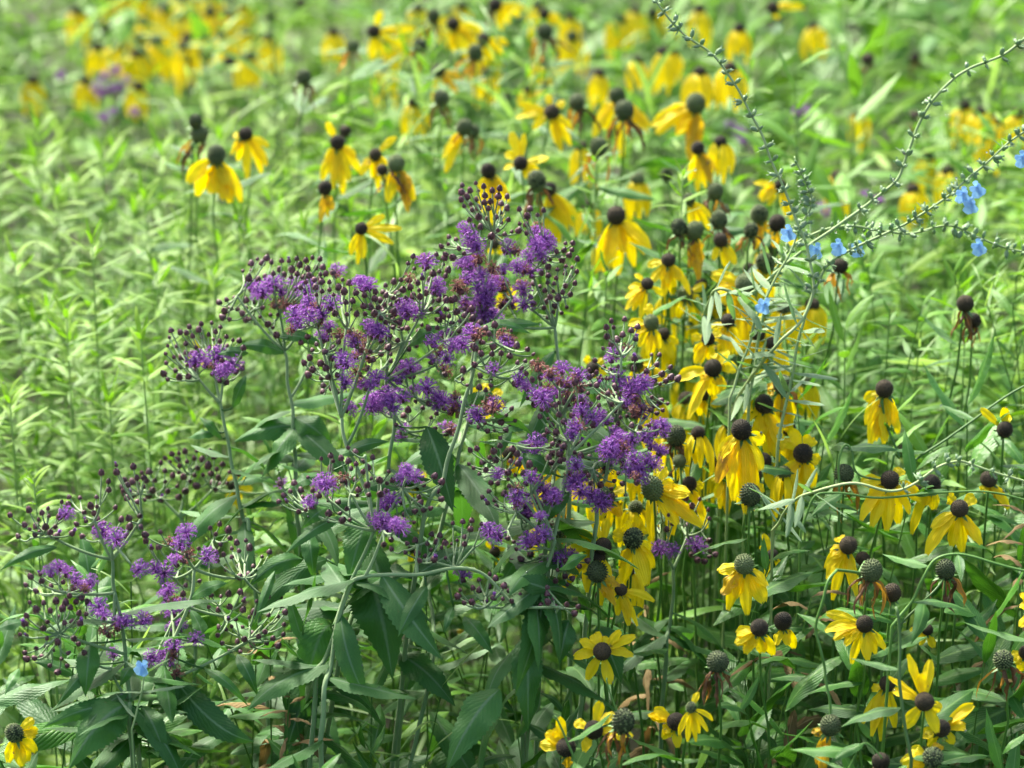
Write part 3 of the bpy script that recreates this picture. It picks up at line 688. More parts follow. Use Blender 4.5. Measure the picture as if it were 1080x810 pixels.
 (1012,536,10,'k','d',[(-32,20,'y'),(-38,46,'y'),(-8,38,'y'),(6,44,'y'),(20,32,'y'),(26,36,'y'),(18,-12,'y'),(-28,34,'y'),(-12,-14,'y')],'full drooping flower right of the leaf-crossed cone',{'pw':1.3}),
 (895,575,10,'k','d',[(-20,12,'y'),(-24,34,'y'),(-18,54,'y'),(4,40,'y'),(10,50,'y'),(-10,-8,'y'),(-26,24,'y')],'dark-coned flower with long petals right above a big ripe head',{}),
 (910,589,8,'k','n',None,'dark bare cone tucked behind the long-petalled flower',{'d':2.16}),
 (919,602,12,'m','b',None,'big pale-green ripe head with a long brown shredded tail',{'oldn':3,'d':2.02}),
 (997,601,10.5,'m','b',None,'ripe head nodding under a curved stem, brown tail below',{'oldn':1}),
 (941,625,10,'k','n',None,'black bare head between the two tailed ripe heads',{}),
 (1007,633,8.5,'k','n',None,'black bare head in shade behind the nodding ripe head',{'d':2.12}),
 (1096,640,9,'k','d',[(-20,0,'y'),(-22,20,'y'),(-14,34,'y'),(-18,-14,'y')],'yellow petals reaching in at the right edge',{}),
 (785,595,11,'m','d',[(-28,8,'y'),(-26,30,'o'),(-18,46,'y'),(4,50,'y'),(14,28,'y'),(24,38,'y'),(-10,34,'y'),(28,22,'y')],'drooping flower with one brown-edged petal left of the small shaded flower',{'pw':1.3}),
 (815,585,6.5,'k','d',[(-10,-22,'y'),(-14,-8,'y'),(-8,22,'y'),(10,12,'y')],'small shaded flower behind the brown-edged one',{'d':2.16}),
 (912,658,9.5,'k','d',[(-40,-10,'y'),(-36,16,'y'),(-14,40,'y'),(4,36,'y'),(14,30,'y'),(26,26,'y'),(-22,22,'y')],'yellow flower with fanned petals and red-brown cone under the tailed ripe head',{}),
 (801,662,10,'k','d',[(-24,8,'y'),(-28,16,'y'),(4,26,'y'),(18,28,'y'),(-10,20,'y')],'left flower of the shaded twin with dark cone',{}),
 (826,655,10,'k','d',[(14,28,'y'),(6,24,'y'),(-8,24,'y')],'right flower of the shaded twin, mostly cone',{'d':2.08}),
 (978,664,6.5,'k','d',[(-16,10,'y'),(-18,2,'y'),(8,18,'y'),(-8,16,'y')],'small dark-eyed flower under the black bare heads',{'d':2.1}),
 (1058,696,11,'m','b',None,'ripe green head at the right edge on a slanting stem',{}),
 (1082,688,8,'k','d',[(-12,12,'y'),(-6,20,'y'),(-14,4,'y')],'yellow petals beside the ripe head at the right edge',{'d':2.08}),
 (757,698,12,'m','b',None,'ripe green head with a long rusty tail, left of the bottom corner flowers',{'oldn':3,'d':1.98}),
 (876,765,11.5,'m','d',[(-14,40,'o'),(-18,10,'o'),(-10,52,'o')],'ripe green head hanging from a stem with a rusty rolled petal',{'via':[(873,745),(868,715),(866,675),(868,630),(876,606),(892,600,.03),(906,606,.06),(912,630,.1)],'oldn':1,'d':1.97}),
 (936,721,9,'k','d',[(-16,8,'y'),(-28,40,'y'),(-18,52,'y'),(-6,34,'y'),(-14,28,'y'),(10,44,'y'),(12,10,'y')],'drooping flower with slim petals behind the upright-petalled star',{'d':2.04}),
 (975,740,10.5,'k','o',[(-16,-50,'y'),(8,-44,'y'),(-20,30,'y'),(-32,-10,'y'),(-38,-26,'y'),(14,34,'y'),(20,10,'y'),(-4,-30,'y')],'tall star flower with two upright pointed petals near the bottom corner',{'d':1.96}),
 (993,768,10,'k','d',[(32,-18,'y'),(28,2,'y'),(18,16,'y'),(-14,20,'y'),(-20,10,'y'),(36,-24,'y')],'flower with petals spread right just under the upright-petalled star',{'d':1.99}),
 (984,799,11.5,'m','d',[(-22,-6,'y'),(-32,8,'y'),(-30,18,'y'),(-8,24,'y'),(8,-14,'o')],'ripe head with arching petals at the bottom edge',{'d':1.95}),
 (929,803,10,'k','b',None,'dark bare head at the bottom edge',{'d':1.97}),
 (729,746,6,'m','d',[(8,-16,'y'),(26,14,'y'),(10,26,'y'),(-4,34,'y'),(20,24,'y'),(-14,28,'y')],'young flower with a small green cone among spiky green bracts',{'d':1.96}),
 (713,761,10,'k','d',[(-24,-12,'y'),(-14,-4,'y'),(-30,-6,'y'),(2,26,'y'),(-16,18,'y')],'dark cone left of the young green-coned flower',{'d':1.99}),
 (635,687,10,'k','o',[(-24,-12,'y'),(-30,8,'y'),(-16,32,'y'),(8,36,'y'),(34,6,'y'),(36,-16,'y'),(20,-22,'y'),(-8,-18,'y'),(2,-16,'y')],'open brown-eyed star alone in the dark leaves, lower middle',{}),
 (626,770,10.5,'k','o',[(-20,-8,'y'),(8,-30,'y'),(22,-18,'y'),(30,12,'y'),(42,8,'y'),(-10,24,'y')],'brown-eyed flower with a petal curled upward near the bottom edge',{}),
 (657,761,12.5,'m','b',None,'large ripe green head overlapping the curled-petal flower, brown tail below',{'oldn':4,'d':1.93}),
 (597,788,11,'k','d',[(-22,-14,'y'),(-28,-2,'y'),(-8,-32,'y'),(-12,-20,'y'),(0,22,'o')],'dark head with a folded yellow petal at the bottom edge',{'d':1.98}),
 (15,773,10,'m','d',[(22,4,'y'),(24,20,'y'),(8,34,'y'),(14,30,'y'),(-8,30,'y'),(20,-14,'y')],'yellow flower alone in the bottom left corner',{'d':2.0}),
 # --- more of the knot
 (768,338,8,'k','d',[(-12,20,'y'),(4,34,'y'),(14,22,'y'),(-4,30,'y'),(-18,8,'y')],'yellow skirt behind the short leafy sage stem',{'d':2.32}),
 (800,352,8,'k','d',[(-12,24,'y'),(2,36,'y'),(12,26,'y'),(-20,14,'y'),(18,10,'y')],'yellow skirt right of the short leafy sage stem, cone in shade',{'d':2.33}),
 (742,415,8,'k','d',[(-12,10,'y'),(6,24,'y'),(16,14,'y'),(-4,22,'y'),(20,-4,'y')],'yellow petals under the ring-petalled cone, its own cone in shade',{'d':2.28}),
 (832,452,8,'k','d',[(-14,24,'y'),(2,40,'y'),(12,30,'y'),(-6,34,'y'),(-20,8,'y')],'yellow skirt filling the right side of the big yellow knot',{'d':2.26}),
 (765,500,8,'m','d',[(-10,24,'y'),(4,36,'y'),(12,26,'o'),(-6,34,'y'),(-14,8,'y')],'yellow skirt hanging behind the ripe green cone of the big knot',{'d':2.24}),
 (700,352,7,'k','d',[(-14,14,'y'),(10,24,'y'),(18,10,'y'),(-4,22,'y')],'small flower tucked right of the ragged dark olive cone',{'d':2.36}),
 (740,300,7,'k','d',[(-14,14,'y'),(8,26,'y'),(14,10,'y'),(-2,28,'y')],'small flower left of the ragged-skirted head at the sage bend',{'d':2.42}),
 # --- glimpses of yellow through the leaves
 (246,512,7,'k','d',[(14,-8,'y'),(20,6,'y'),(6,16,'y'),(-8,14,'y'),(-6,-10,'y')],'yellow flower glimpsed behind the slim ironweed stem',{'d':2.5}),
 (478,668,5,'m','d',[(2,-14,'o'),(4,12,'o'),(10,-4,'o')],'small orange petals deep in the shade below the ironweed',{'d':2.4}),
 (436,578,6,'k','d',[(6,-16,'y'),(12,6,'y'),(-4,16,'y')],'yellow petals behind the ironweed branch',{'d':2.3}),
 (440,512,6,'k','d',[(8,-14,'y'),(-8,12,'y'),(12,6,'y')],'yellow flower glimpsed behind the middle ironweed leaves',{'d':2.35}),
 (536,478,7,'k','d',[(-4,-10,'y'),(10,8,'o'),(-20,6,'y'),(6,20,'y'),(20,16,'o')],'yellow and orange petals glimpsed between purple heads',{'d':2.3}),
 (522,582,6,'k','d',[(8,-26,'y'),(4,14,'y'),(-10,-10,'y'),(12,-6,'y')],'yellow petals glimpsed behind the lowest ironweed flowers',{'d':2.25}),
 (521,257,6,'k','d',[(-4,10,'y'),(10,10,'y'),(6,-8,'y')],'yellow flower glimpsed between the topmost purple heads',{'d':2.5}),
 (532,302,7,'k','d',[(4,18,'y'),(14,22,'y'),(-8,24,'y'),(12,8,'y')],'yellow skirt glimpsed behind the topmost purple column',{'d':2.5}),
 (210,372,4,'k','d',[(-6,-14,'y'),(-16,8,'y'),(6,14,'y'),(20,-8,'y')],'yellow flower hidden behind the small ironweed cluster',{'d':2.5}),
 (815,8,7,'k','d',[(6,10,'y'),(20,-6,'y'),(34,0,'y')],'yellow petals at the top edge above the sage',{'d':3.3}),
]
for row in F:
    x, y, r, ck, kd, sp, lab, op = row
    coneflower(x, y, r, ck, kd, sp, lab, **op)

# --- blurred flowers of the far patches (one look per patch)
B = []
def patch(n, x0, x1, y0, y1, d0, d1, lab, r, seed, bare=0.2, far=True, gap=15):
    rr = random.Random(seed); pts = []
    tries = 0
    while len(pts) < n and tries < 3000:
        tries += 1
        p = (rr.uniform(x0, x1), rr.uniform(y0, y1))
        if all(abs(p[0] - q[0]) > gap or abs(p[1] - q[1]) > gap + 2 for q in pts): pts.append(p)
    for (x, y) in pts:
        d = interp(y, [y0, y1], [d1, d0]) + rr.uniform(-.1, .1)
        k = 'n' if rr.random() < bare else 'd'
        coneflower(x, y, r * rr.uniform(0.85, 1.1), rr.choice('mk'), k, 6 if k == 'd' else None, lab, d=d, group=lab, far=far, leaves=0)
patch(17, 108, 195, -6, 58, 3.7, 4.5, 'out-of-focus yellow coneflower in the far patch at the top left', 7, 1)
patch(15, 190, 262, -6, 66, 3.7, 4.5, 'out-of-focus yellow coneflower in the far patch over the left-hand trio', 7, 2)
patch(5, 262, 352, 0, 72, 3.4, 4.2, 'blurred yellow coneflower between the far patch and the top cluster', 6.5, 3)
patch(17, 395, 590, -4, 118, 3.1, 4.0, 'blurred yellow coneflower behind the top cluster of cones', 6.8, 4)
patch(10, 600, 715, 0, 85, 3.1, 4.0, 'blurred yellow coneflower far behind the stacked pair of ripe heads', 6.8, 5)
patch(24, 690, 860, 262, 505, 2.26, 2.48, 'yellow petals half hidden in the dense drift of flowers right of the ironweed', 8.5, 6, .05, False, 18)
patch(10, 565, 720, 480, 610, 2.18, 2.28, 'yellow petals crowded in shade beneath the right-hand ironweed cluster', 8, 7, .1, False, 20)
patch(6, 600, 760, 120, 260, 2.62, 2.75, 'yellow flower in the drift behind the large drooping flower', 7.5, 8, .2, False, 24)
for (x, y, d, k, lab) in [
 (150,55,3.9,5,'small soft yellow flower left below the far patch'), (35,85,3.9,5,'lone soft yellow flower near the upper left corner'),
 (90,86,3.9,4,'soft yellow flower next to the blurred purple ironweed'), (80,12,4.2,5,'soft orange-yellow flower at the top edge left of the far patch'),
 (103,50,4.0,4,'soft brownish flower just left of the far patch'), (146,92,3.7,3,'soft yellow dot right of the blurred purple ironweed'),
 (780,30,3.3,7,'blurred drooping yellow flower by the top of the sage stem'), (738,76,3.0,6,'blurred yellow flower crossed by the sage stem'),
 (770,72,3.0,6,'blurred yellow flower with a drop at its tip beside the sage stem'), (738,10,3.6,5,'soft yellow flower at the top edge left of the sage stem'),
 (858,28,3.8,5,'soft yellow flower below the top edge right of the sage'), (700,55,3.2,5,'soft yellow flower left of the sage stem tip'),
 (965,123,3.2,0,'soft dark cone left of the big blurred yellow clump'), (1017,112,3.2,6,'soft flower on the left of the big blurred yellow clump'),
 (1033,118,3.15,6,'soft flower in the middle of the big blurred yellow clump'), (1050,128,3.2,7,'widest soft flower of the big blurred yellow clump'),
 (1073,120,3.15,6,'soft flower at the right edge of the big blurred yellow clump'), (1042,140,3.1,6,'lowest soft flower of the big blurred yellow clump'),
 (963,200,3.0,5,'soft yellow flower under the arching sage stem'), (978,165,3.1,5,'soft yellow flower in the bend of the sage stem'),
 (915,62,3.2,0,'soft dark withered head on a tall stalk'), (883,185,3.0,4,'soft orange flower between the two sage stems'),
 (905,120,3.5,4,'faint yellow flower far behind the arching sage stem'), (1000,180,3.0,4,'soft yellow flower above the upper right blue petals'),
 (965,60,3.8,0,'faint dark cone behind the end of the sage stem'),
 ]:
    kk = 'd' if k else 'b'
    coneflower(x, y, (7.5 if d < 3.25 else 6.5), 'k', kk, k + 1 if k else None, lab, d=d, far=True, leaves=0)
# ------------------------------------------------------------------ purple ironweed
def ironweed(label, stem, d, clusters, heads, budzones, seed, leaves=(), auto=13, dj=0.02, size=1.0, lsize=0.075, far=False, foot=None):
    """stem: pixel polyline from top to where it dips out of sight; clusters: (x, y, attach index) nodes of the branching head"""
    rr = random.Random(seed)
    sp = [P(p[0], p[1], d + (p[2] if len(p) > 2 else 0)) for p in stem]
    g = Vector((sp[-1].x + (sp[-1].x - sp[-2].x) * 6 + rr.uniform(-.01, .01), sp[-1].y + 0.04, 0))
    t = thing('ironweed', label, 'ironweed', g, 'purple ironweed plants')
    s = d / FPX
    mb = MB(); path = catmull(sp + [Vector((sp[-1].x * .6 + g.x * .4, g.y, sp[-1].z * .55)), g], 8)
    tube(mb, wob(path, .0025, seed), 0.0011, 0.0019 if far else 0.0022, 8, 0, rr.random())
    part('stem', mb, M['iron_stem'], t)
    # heads and buds -> nearest cluster
    items = [(x, y, k) for (x, y, *k0) in heads for k in [(k0[0] if k0 else 'h')]]
    if not far and len(heads) > 5:
        for (x, y, k) in list(items):
            if rr.random() < .6: items.append((x + rr.uniform(-11, 11), y + rr.uniform(-9, 9), 'w' if rr.random() < .35 else 'h'))
    for (cx, cy, rx, ry, n) in budzones:
        c_ = 0; tr = 0
        while c_ < n * 0.92 and tr < n * 40:
            tr += 1
            a = rr.random() * 6.283; q = math.sqrt(rr.random())
            x = cx + rx * q * math.cos(a); y = cy + ry * q * math.sin(a)
            ok = True
            for (hx, hy, k) in items:
                lim = 6.6 if k == 'b' else 8.5
                if (hx - x) ** 2 + (hy - y) ** 2 < lim * lim: ok = False; break
            if ok: items.append((x, y, 'b')); c_ += 1
    cl = {i: [] for i in range(len(clusters))}
    for it in items:
        i = min(range(len(clusters)), key=lambda j: (clusters[j][0] - it[0]) ** 2 + (clusters[j][1] - 12 - it[1]) ** 2)
        cl[i].append(it)
    for i, (cx, cy, ai) in enumerate(clusters):
        its = cl[i]
        if not its: continue
        nd = d + rr.uniform(-.012, .012)
        node = P(cx, cy, nd); att = sp[ai]
        mb = MB()
        # branch from the stem to the node
        mid = att.lerp(node, 0.45) + Vector((0, 0, -(node - att).length * 0.08)) + (node - att).cross(FWD) * rr.uniform(-.05, .05)
        L = (node - att).length
        if L > 0.004: tube(mb, bez(att, mid, node, 8), 0.0013, 0.0009, 6, 0, rr.random())
        # group by angle round the node
        its.sort(key=lambda q: math.atan2(q[1] - cy, q[0] - cx))
        groups = []; k = 0
        while k < len(its):
            m_ = rr.choice((2, 3, 4, 4)); groups.append(its[k:k + m_]); k += m_
        heads_out = []
        for gp in groups:
            gx = sum(q[0] for q in gp) / len(gp); gy = sum(q[1] for q in gp) / len(gp) + 6
            gd = nd + rr.uniform(-dj, dj) * 1.5
            f = rr.uniform(0.5, 0.68)
            sub = P(cx + (gx - cx) * f, cy + (gy - cy) * f, nd + (gd - nd) * f)
            c1 = node.lerp(sub, 0.5) + Vector((rr.uniform(-.002, .002), 0, -0.002))
            tube(mb, bez(node, c1, sub, 5), 0.00105, 0.0008, 5, 0, rr.random())
            for (x, y, k_) in gp:
                hd = gd + rr.uniform(-dj, dj) * 0.6
                hp = P(x, y, hd)
                dirv = (hp - sub).normalized()
                up = (dirv * 0.75 + Vector((0, 0, 0.75)) - FWD * 0.25).normalized()
                br = {'b': 3.15, 'h': 4.3, 'w': 3.8, 'o': 3.8}[k_] * (rr.uniform(0.62, 1.22) if k_ == 'b' else rr.uniform(.75, 1.15)) * s * size
                foot_ = hp - up * br * (1.0 if k_ == 'b' else 1.6)
                cc = sub.lerp(foot_, 0.6) - up * (foot_ - sub).length * 0.22
                tube(mb, bez(sub, cc, foot_, 5), 0.0007, 0.00055, 5, 0, rr.random())
                heads_out.append((k_, foot_, up, br))
        cp = part('flower_cluster', mb, M['iron_stem'], t)
        for (k_, f_, up, br) in heads_out:
            if k_ == 'b':
                link('bud', OPENBUD if rr.random() < 0.04 else rr.choice(BUDS), cp, basis(up, rr.random() * 6, br, f_))
            elif k_ == 'o':
                link('bud', OPENBUD, cp, basis(up, rr.random() * 6, br, f_))
            elif k_ == 'h':
                link('flower_head', rr.choice(TUFTS), cp, basis((up - FWD * 0.35).normalized(), rr.random() * 6, br * 0.9, f_))
            else:
                link('withered_head', rr.choice(FADED), cp, basis(up, rr.random() * 6, br * 1.0, f_))
    # placed leaves: (x0,y0, x1,y1, width px, sag px, depth offset)
    for lf in leaves:
        x0, y0, x1, y1, w, sag = lf[:6]; do = lf[6] if len(lf) > 6 else 0
        a = P(x0, y0, d + do); b = P(x1, y1, d + do - rr.uniform(0, .02))
        m_ = P((x0 + x1) / 2, (y0 + y1) / 2 - sag, d + do - 0.015)
        c_ = m_ * 2 - (a + b) * 0.5
        mb = MB()
        nh = ((CAM - a).normalized() * 0.9 + Vector((0, 0, 0.55)) + RGT * rr.uniform(-.3, .3)).normalized()
        blade(mb, bez(a, c_, b, 34), w * s * 1.05, nh, prof_broad, rr.uniform(.15, .45), 6, 0.0, rr.uniform(-.6, .6), 0.16, 0.14, 0, rr.random(), ph=rr.random() * 6)
        # petiole joins the blade to the nearest stem point
        q = min(path, key=lambda v: (v - a).length)
        if (q - a).length < 0.03: tube(mb, bez(q, q.lerp(a, .5) + Vector((0, 0, -.002)), a, 4), 0.0008, 0.0008, 5, 0, .5)
        part('leaf', mb, M['iron_leaf'], t)
    # more leaves up the stem
    zs = [p for p in path if p.z > 0.45]
    for q in range(auto):
        f = 0.3 + 0.7 * q / max(1, auto)
        p = zs[min(len(zs) - 1, int(f * (len(zs) - 1)))]
        a = q * 2.4 + rr.random()
        dr = Vector((math.cos(a), math.sin(a) * 0.8 + 0.15, rr.uniform(-.25, .45)))
        put_leaf('iron', p, dr, lsize * rr.uniform(0.75, 1.2), t, rr)
    return t

def H_(s, k='h'):
    return [(float(a.split(',')[0]), float(a.split(',')[1]), k) for a in s.split()]

# bottom left plant: two flowering tops
ironweed('ironweed in the bottom left corner, its upright stem topped by a wide violet head',
 [(118,590),(121,625),(133,690),(137,740),(139,790)], 2.03,
 [(48,562,0),(100,548,0),(118,572,0),(70,625,1),(62,668,2),(120,655,1),(150,545,0),(115,705,3)],
 H_('115,565 108,560 122,567 62,597 80,610 97,612 88,618 110,648 127,655 152,653 120,688 70,603 148,600') + H_('90,620 115,668 122,662', 'w') + H_('63,543 85,655','o'),
 [(28,548,28,20,12),(75,545,36,22,20),(130,515,32,26,16),(140,555,22,12,6),(48,622,24,24,14),(78,640,22,22,12),(38,672,26,26,12),(62,690,30,20,12)], 11,
 leaves=[(60,577,0,602,11,6),(137,742,72,812,42,14,-.01),(130,742,45,768,18,6),(150,745,175,800,22,6),(95,678,90,735,22,4),(100,700,60,745,15,5),(30,655,-12,668,11,3),(20,705,5,733,10,2),(140,700,125,725,12,2)], auto=17)
ironweed('ironweed just right of the bottom left one, maroon buds fanning right',
 [(205,600),(198,640),(165,720),(148,775),(146,800)], 2.06,
 [(196,585,0),(185,610,0),(182,655,1),(238,650,1),(258,610,0),(262,675,2),(225,570,0)],
 H_('197,560 190,573 220,586 173,603 163,598 175,628 183,647 185,662 207,673 183,682 175,702 168,697 180,640') + H_('200,583 183,690 195,588', 'w'),
 [(232,572,34,20,17),(262,592,26,22,10),(240,640,24,22,12),(280,640,24,18,10),(290,668,16,14,6),(250,672,26,16,12),(205,625,14,16,5),(160,570,14,12,5)], 12,
 leaves=[(182,712,268,782,27,-14),(170,708,183,760,22,2),(215,705,262,745,10,6),(250,690,272,735,13,4),(290,602,268,660,9,3),(200,632,240,615,14,4),(320,590,262,620,18,10,.03)], auto=17)
ironweed('dim ironweed cluster of mostly closed buds behind the bottom left plants',
 [(190,545),(200,600),(205,680),(205,760)], 2.3,
 [(165,520,0),(200,500,0),(225,515,0)], H_('170,525', 'o') + H_('300,512'),
 [(165,512,42,16,26),(205,488,36,14,24),(232,505,22,16,8)], 13, auto=15, size=1.05)
ironweed('slender ironweed with a small rounded head, a tall bare stem below it',
 [(232,425),(238,455),(246,500),(256,545),(268,600)], 2.2,
 [(210,400,0),(235,402,0),(225,385,0)], H_('212,375 206,380 233,370 233,392 245,382 218,383'),
 [(208,362,38,24,30),(238,378,22,26,16),(190,390,20,14,9)], 14,
 leaves=[(228,455,198,462,12,2),(235,462,210,440,10,2),(245,430,260,395,11,2),(262,372,228,374,11,3)], auto=13, lsize=.06)
ironweed('dark ironweed behind the middle one, buds reaching highest on the left',
 [(300,370),(306,420),(311,480),(315,560)], 2.22,
 [(270,325,0),(295,330,0),(250,312,0),(315,350,0),(330,372,1)],
 H_('265,302 277,307 285,302 297,307 312,300 357,285 330,300 272,310') + H_('290,320 312,322', 'w'),
 [(290,285,36,16,20),(255,325,28,14,16),(325,285,22,16,12),(300,345,30,20,14),(268,330,20,12,7)], 15,
 leaves=[(293,355,345,368,11,6),(300,372,250,366,14,5),(333,450,247,466,26,8,.02),(310,440,350,470,24,4),(312,450,275,505,22,4)], auto=15)
# the big middle plant: five tops on one leaning stem
ironweed('big middle ironweed, its left top with violet heads crowding a forked stem',
 [(360,440),(366,470),(392,545),(366,625),(338,700),(325,770)], 2.1,
 [(335,345,0),(365,345,0),(385,372,0),(350,400,0),(400,330,0),(392,400,1),(345,370,0)],
 H_('327,320 328,333 315,342 350,320 379,296 388,343 373,359 365,382 365,402 397,398 368,430 340,330 320,328 382,300 395,350 347,345 392,405') + H_('345,355 382,368 358,352 374,375 385,360 376,392 367,350','w'),
 [(340,300,26,16,16),(375,315,34,20,22),(350,385,30,30,22),(408,335,20,22,16),(395,375,18,22,8)], 16,
 leaves=[(388,545,368,612,30,6,-.02),(388,608,414,716,52,18,-.03),(350,660,318,752,36,26,-.02),(325,560,331,612,17,4),(345,590,268,652,22,12),(448,618,420,672,17,3),(360,480,410,466,13,4),(395,605,440,612,20,6,.02),(340,500,300,520,14,4),(345,690,300,800,34,14,.0),(420,690,480,745,30,8,.02)], auto=15)
ironweed('middle ironweed top with violet heads around a short curved grey branch',
 [(407,400),(418,440),(412,480),(398,540),(380,620),(350,740)], 2.13,
 [(425,360,0),(445,330,0),(460,385,0),(440,420,0),(412,440,1),(470,360,0),(410,310,0),(430,455,1)],
 H_('462,299 457,304 438,328 430,332 443,330 457,360 477,365 484,362 433,385 428,390 456,380 407,423 400,428 414,420 437,412 460,417 483,427 473,453 423,460 450,408 395,420 425,388 468,422 410,415') + H_('448,273 432,293 450,358 470,392 388,378 465,370 415,330 476,452', 'w'),
 [(450,285,26,20,14),(425,315,26,22,20),(470,335,30,26,22),(430,355,28,18,14),(492,350,22,16,10),(440,440,34,20,12)], 17,
 leaves=[(450,450,478,540,30,6,-.01),(430,365,470,345,12,4),(505,345,560,352,13,6),(540,455,512,500,11,5)], auto=14)
ironweed('tallest ironweed spray with open grey stalks of buds above a dense violet column',
 [(500,360),(495,420),(480,500),(450,600),(430,700)], 2.16,
 [(505,262,0),(520,245,0),(508,300,0),(515,335,0),(540,315,0),(488,320,0),(500,345,0)],
 H_('493,277 507,290 520,303 507,313 510,333 523,343 490,318 495,250 498,258 537,262 500,270 515,297 503,301 515,318 507,324 518,333 512,308 500,328 527,300 496,285') + H_('505,272 520,282 490,296 530,320 482,300 486,305 524,290', 'w'),
 [(498,206,18,14,13),(515,213,22,18,16),(485,262,20,16,8),(530,240,18,12,8),(505,232,10,8,3),(480,330,24,20,8)], 18,
 leaves=[(500,350,570,342,14,4),(480,440,520,415,14,6),(470,500,520,540,20,6,.03)], auto=14)
ironweed('ironweed spray right of the tallest one, dark buds fanning out beyond a few violet heads',
 [(585,345),(590,400),(598,470),(600,560)], 2.17,
 [(560,285,0),(575,270,0),(590,310,0),(560,325,0),(548,345,0)],
 H_('545,282 560,287 540,320 565,245 567,260 580,257 573,252 570,268 552,283 553,320 558,270') + H_('550,300', 'w'),
 [(560,232,18,18,8),(590,290,20,26,22),(600,275,10,22,10),(575,305,20,20,10),(585,325,14,12,7)], 19,
 leaves=[(585,370,548,430,12,4),(590,400,545,500,15,8),(575,445,560,480,20,2)], auto=13)
ironweed('ironweed branch with withered brown heads between the middle plant and the right cluster',
 [(500,385),(490,420),(470,500),(440,590)], 2.08,
 [(505,350,0),(520,395,0),(530,365,0),(500,440,1),(480,400,0)],
 H_('548,402 520,388') + H_('530,352 505,352 540,358 518,420 500,432 478,425 520,430', 'w'),
 [(525,360,26,18,12),(500,400,22,18,9),(520,440,26,16,12),(552,380,12,14,6)], 20, auto=2)
# right cluster
ironweed('right-hand ironweed cluster, its brightest violet heads crowded over yellow petals',
 [(600,480),(590,540),(580,600),(565,700)], 2.07,
 [(640,470,0),(660,485,0),(615,450,0),(670,455,0),(625,495,0),(655,425,0),(600,465,0)],
 H_('640,443 632,436 610,453 603,458 618,448 647,467 641,474 667,463 660,470 693,452 700,448 687,470 695,478 670,483 677,493 665,495 607,490 640,477 612,518 623,522 605,510 635,530 648,455 655,460 680,460 652,478 658,488 684,484 613,433 640,485 628,445') + H_('630,500 600,500 665,500 640,495 670,420 662,414','w') + H_('672,508', 'o'),
 [(590,440,24,18,14),(630,415,34,20,16),(600,475,26,20,16),(665,440,26,14,10),(640,510,36,16,10)], 21,
 leaves=[(600,520,565,560,16,4),(585,500,540,480,16,6)], auto=14)
ironweed('upright ironweed shoot with three violet heads stepping up beside yellow flowers',
 [(650,445),(640,500),(625,580)], 2.1,
 [(650,395,0),(668,400,0),(655,375,0),(640,420,0)],
 H_('650,372 650,397 670,410 663,406 645,378 676,403') + H_('640,415 668,432 676,428 672,436', 'w'),
 [(655,350,20,14,10),(690,385,24,14,8),(640,380,16,20,8),(690,430,16,12,6),(700,400,16,10,5)], 22, auto=2)
ironweed('ironweed top with rusty finished heads and one violet tuft above the right cluster',
 [(590,440),(585,500),(575,580)], 2.09,
 [(590,410,0),(570,415,0),(610,405,0),(600,430,0)],
 H_('593,388 573,420 615,425 565,415') + H_('580,392 590,402 600,405 578,408 605,398 612,408 598,415 568,385','w'),
 [(590,420,34,14,10),(560,400,12,14,5),(625,400,12,12,5)], 23, auto=2)
ironweed('ironweed branches reaching left from the right cluster, violet tufts and round buds in shade',
 [(585,570),(575,610),(560,680)], 2.06,
 [(545,470,0),(560,520,0),(545,540,0),(575,545,0),(530,495,0),(590,580,0)],
 H_('555,472 560,480 525,500 567,510 560,503 575,518 573,533 553,533 557,545 570,545 572,563 565,568 578,592 597,587 550,540 565,525 523,565 582,520 592,592') + H_('545,515 585,525 580,540 545,530','w'),
 [(520,480,30,24,16),(545,505,26,20,12),(575,475,20,20,10),(530,520,26,16,8),(555,580,26,20,8),(600,600,30,20,10)], 24,
 leaves=[(600,633,540,612,24,4),(557,668,557,772,30,8,-.01),(600,655,590,700,22,4),(575,640,520,650,16,4),(527,727,470,815,36,12,-.02),(630,660,655,720,28,4,.03)], auto=14)
ironweed('low ironweed branch of round maroon buds and a single violet star, below the middle',
 [(545,640),(500,600),(440,606),(385,608),(366,625),(350,700),(340,780)], 2.04,
 [(450,590,1),(480,600,1),(512,640,0),(440,575,2),(560,635,0),(405,560,3),(590,640,0)],
 H_('488,608 400,552 395,545 422,555 405,548 408,556'),
 [(450,582,32,14,15),(500,620,28,18,12),(470,570,22,10,6),(560,625,34,14,10),(415,570,12,10,3),(590,640,22,12,8),(495,560,22,14,6)], 25,
 leaves=[(450,618,420,672,16,4),(478,640,468,668,8,2),(490,650,520,690,18,3,.02),(590,600,620,585,12,2)], auto=14)
ironweed('ironweed buds and small violet heads low in front of the middle stem',
 [(395,560),(372,610),(345,690),(330,760)], 2.05,
 [(345,525,0),(330,540,0),(370,520,0),(400,505,0),(425,515,0),(385,480,0)],
 H_('425,503 412,527 340,510 328,530 406,533 430,497') + H_('352,508','w'),
 [(315,520,26,20,14),(350,540,24,14,9),(385,505,30,24,20),(425,540,18,18,7),(360,485,22,16,8),(450,520,22,20,10)], 26,
 leaves=[(345,535,318,558,14,3),(360,545,300,585,13,6)], auto=2)
ironweed('shaded purple ironweed heads right of the tangled yellow petals',
 [(710,600),(705,660),(700,720)], 2.18,
 [(700,575,0),(725,565,0)], H_('710,580 696,578 735,575 690,560'), [(725,540,28,18,18),(740,580,18,14,8),(700,545,18,14,9)], 27, auto=13)
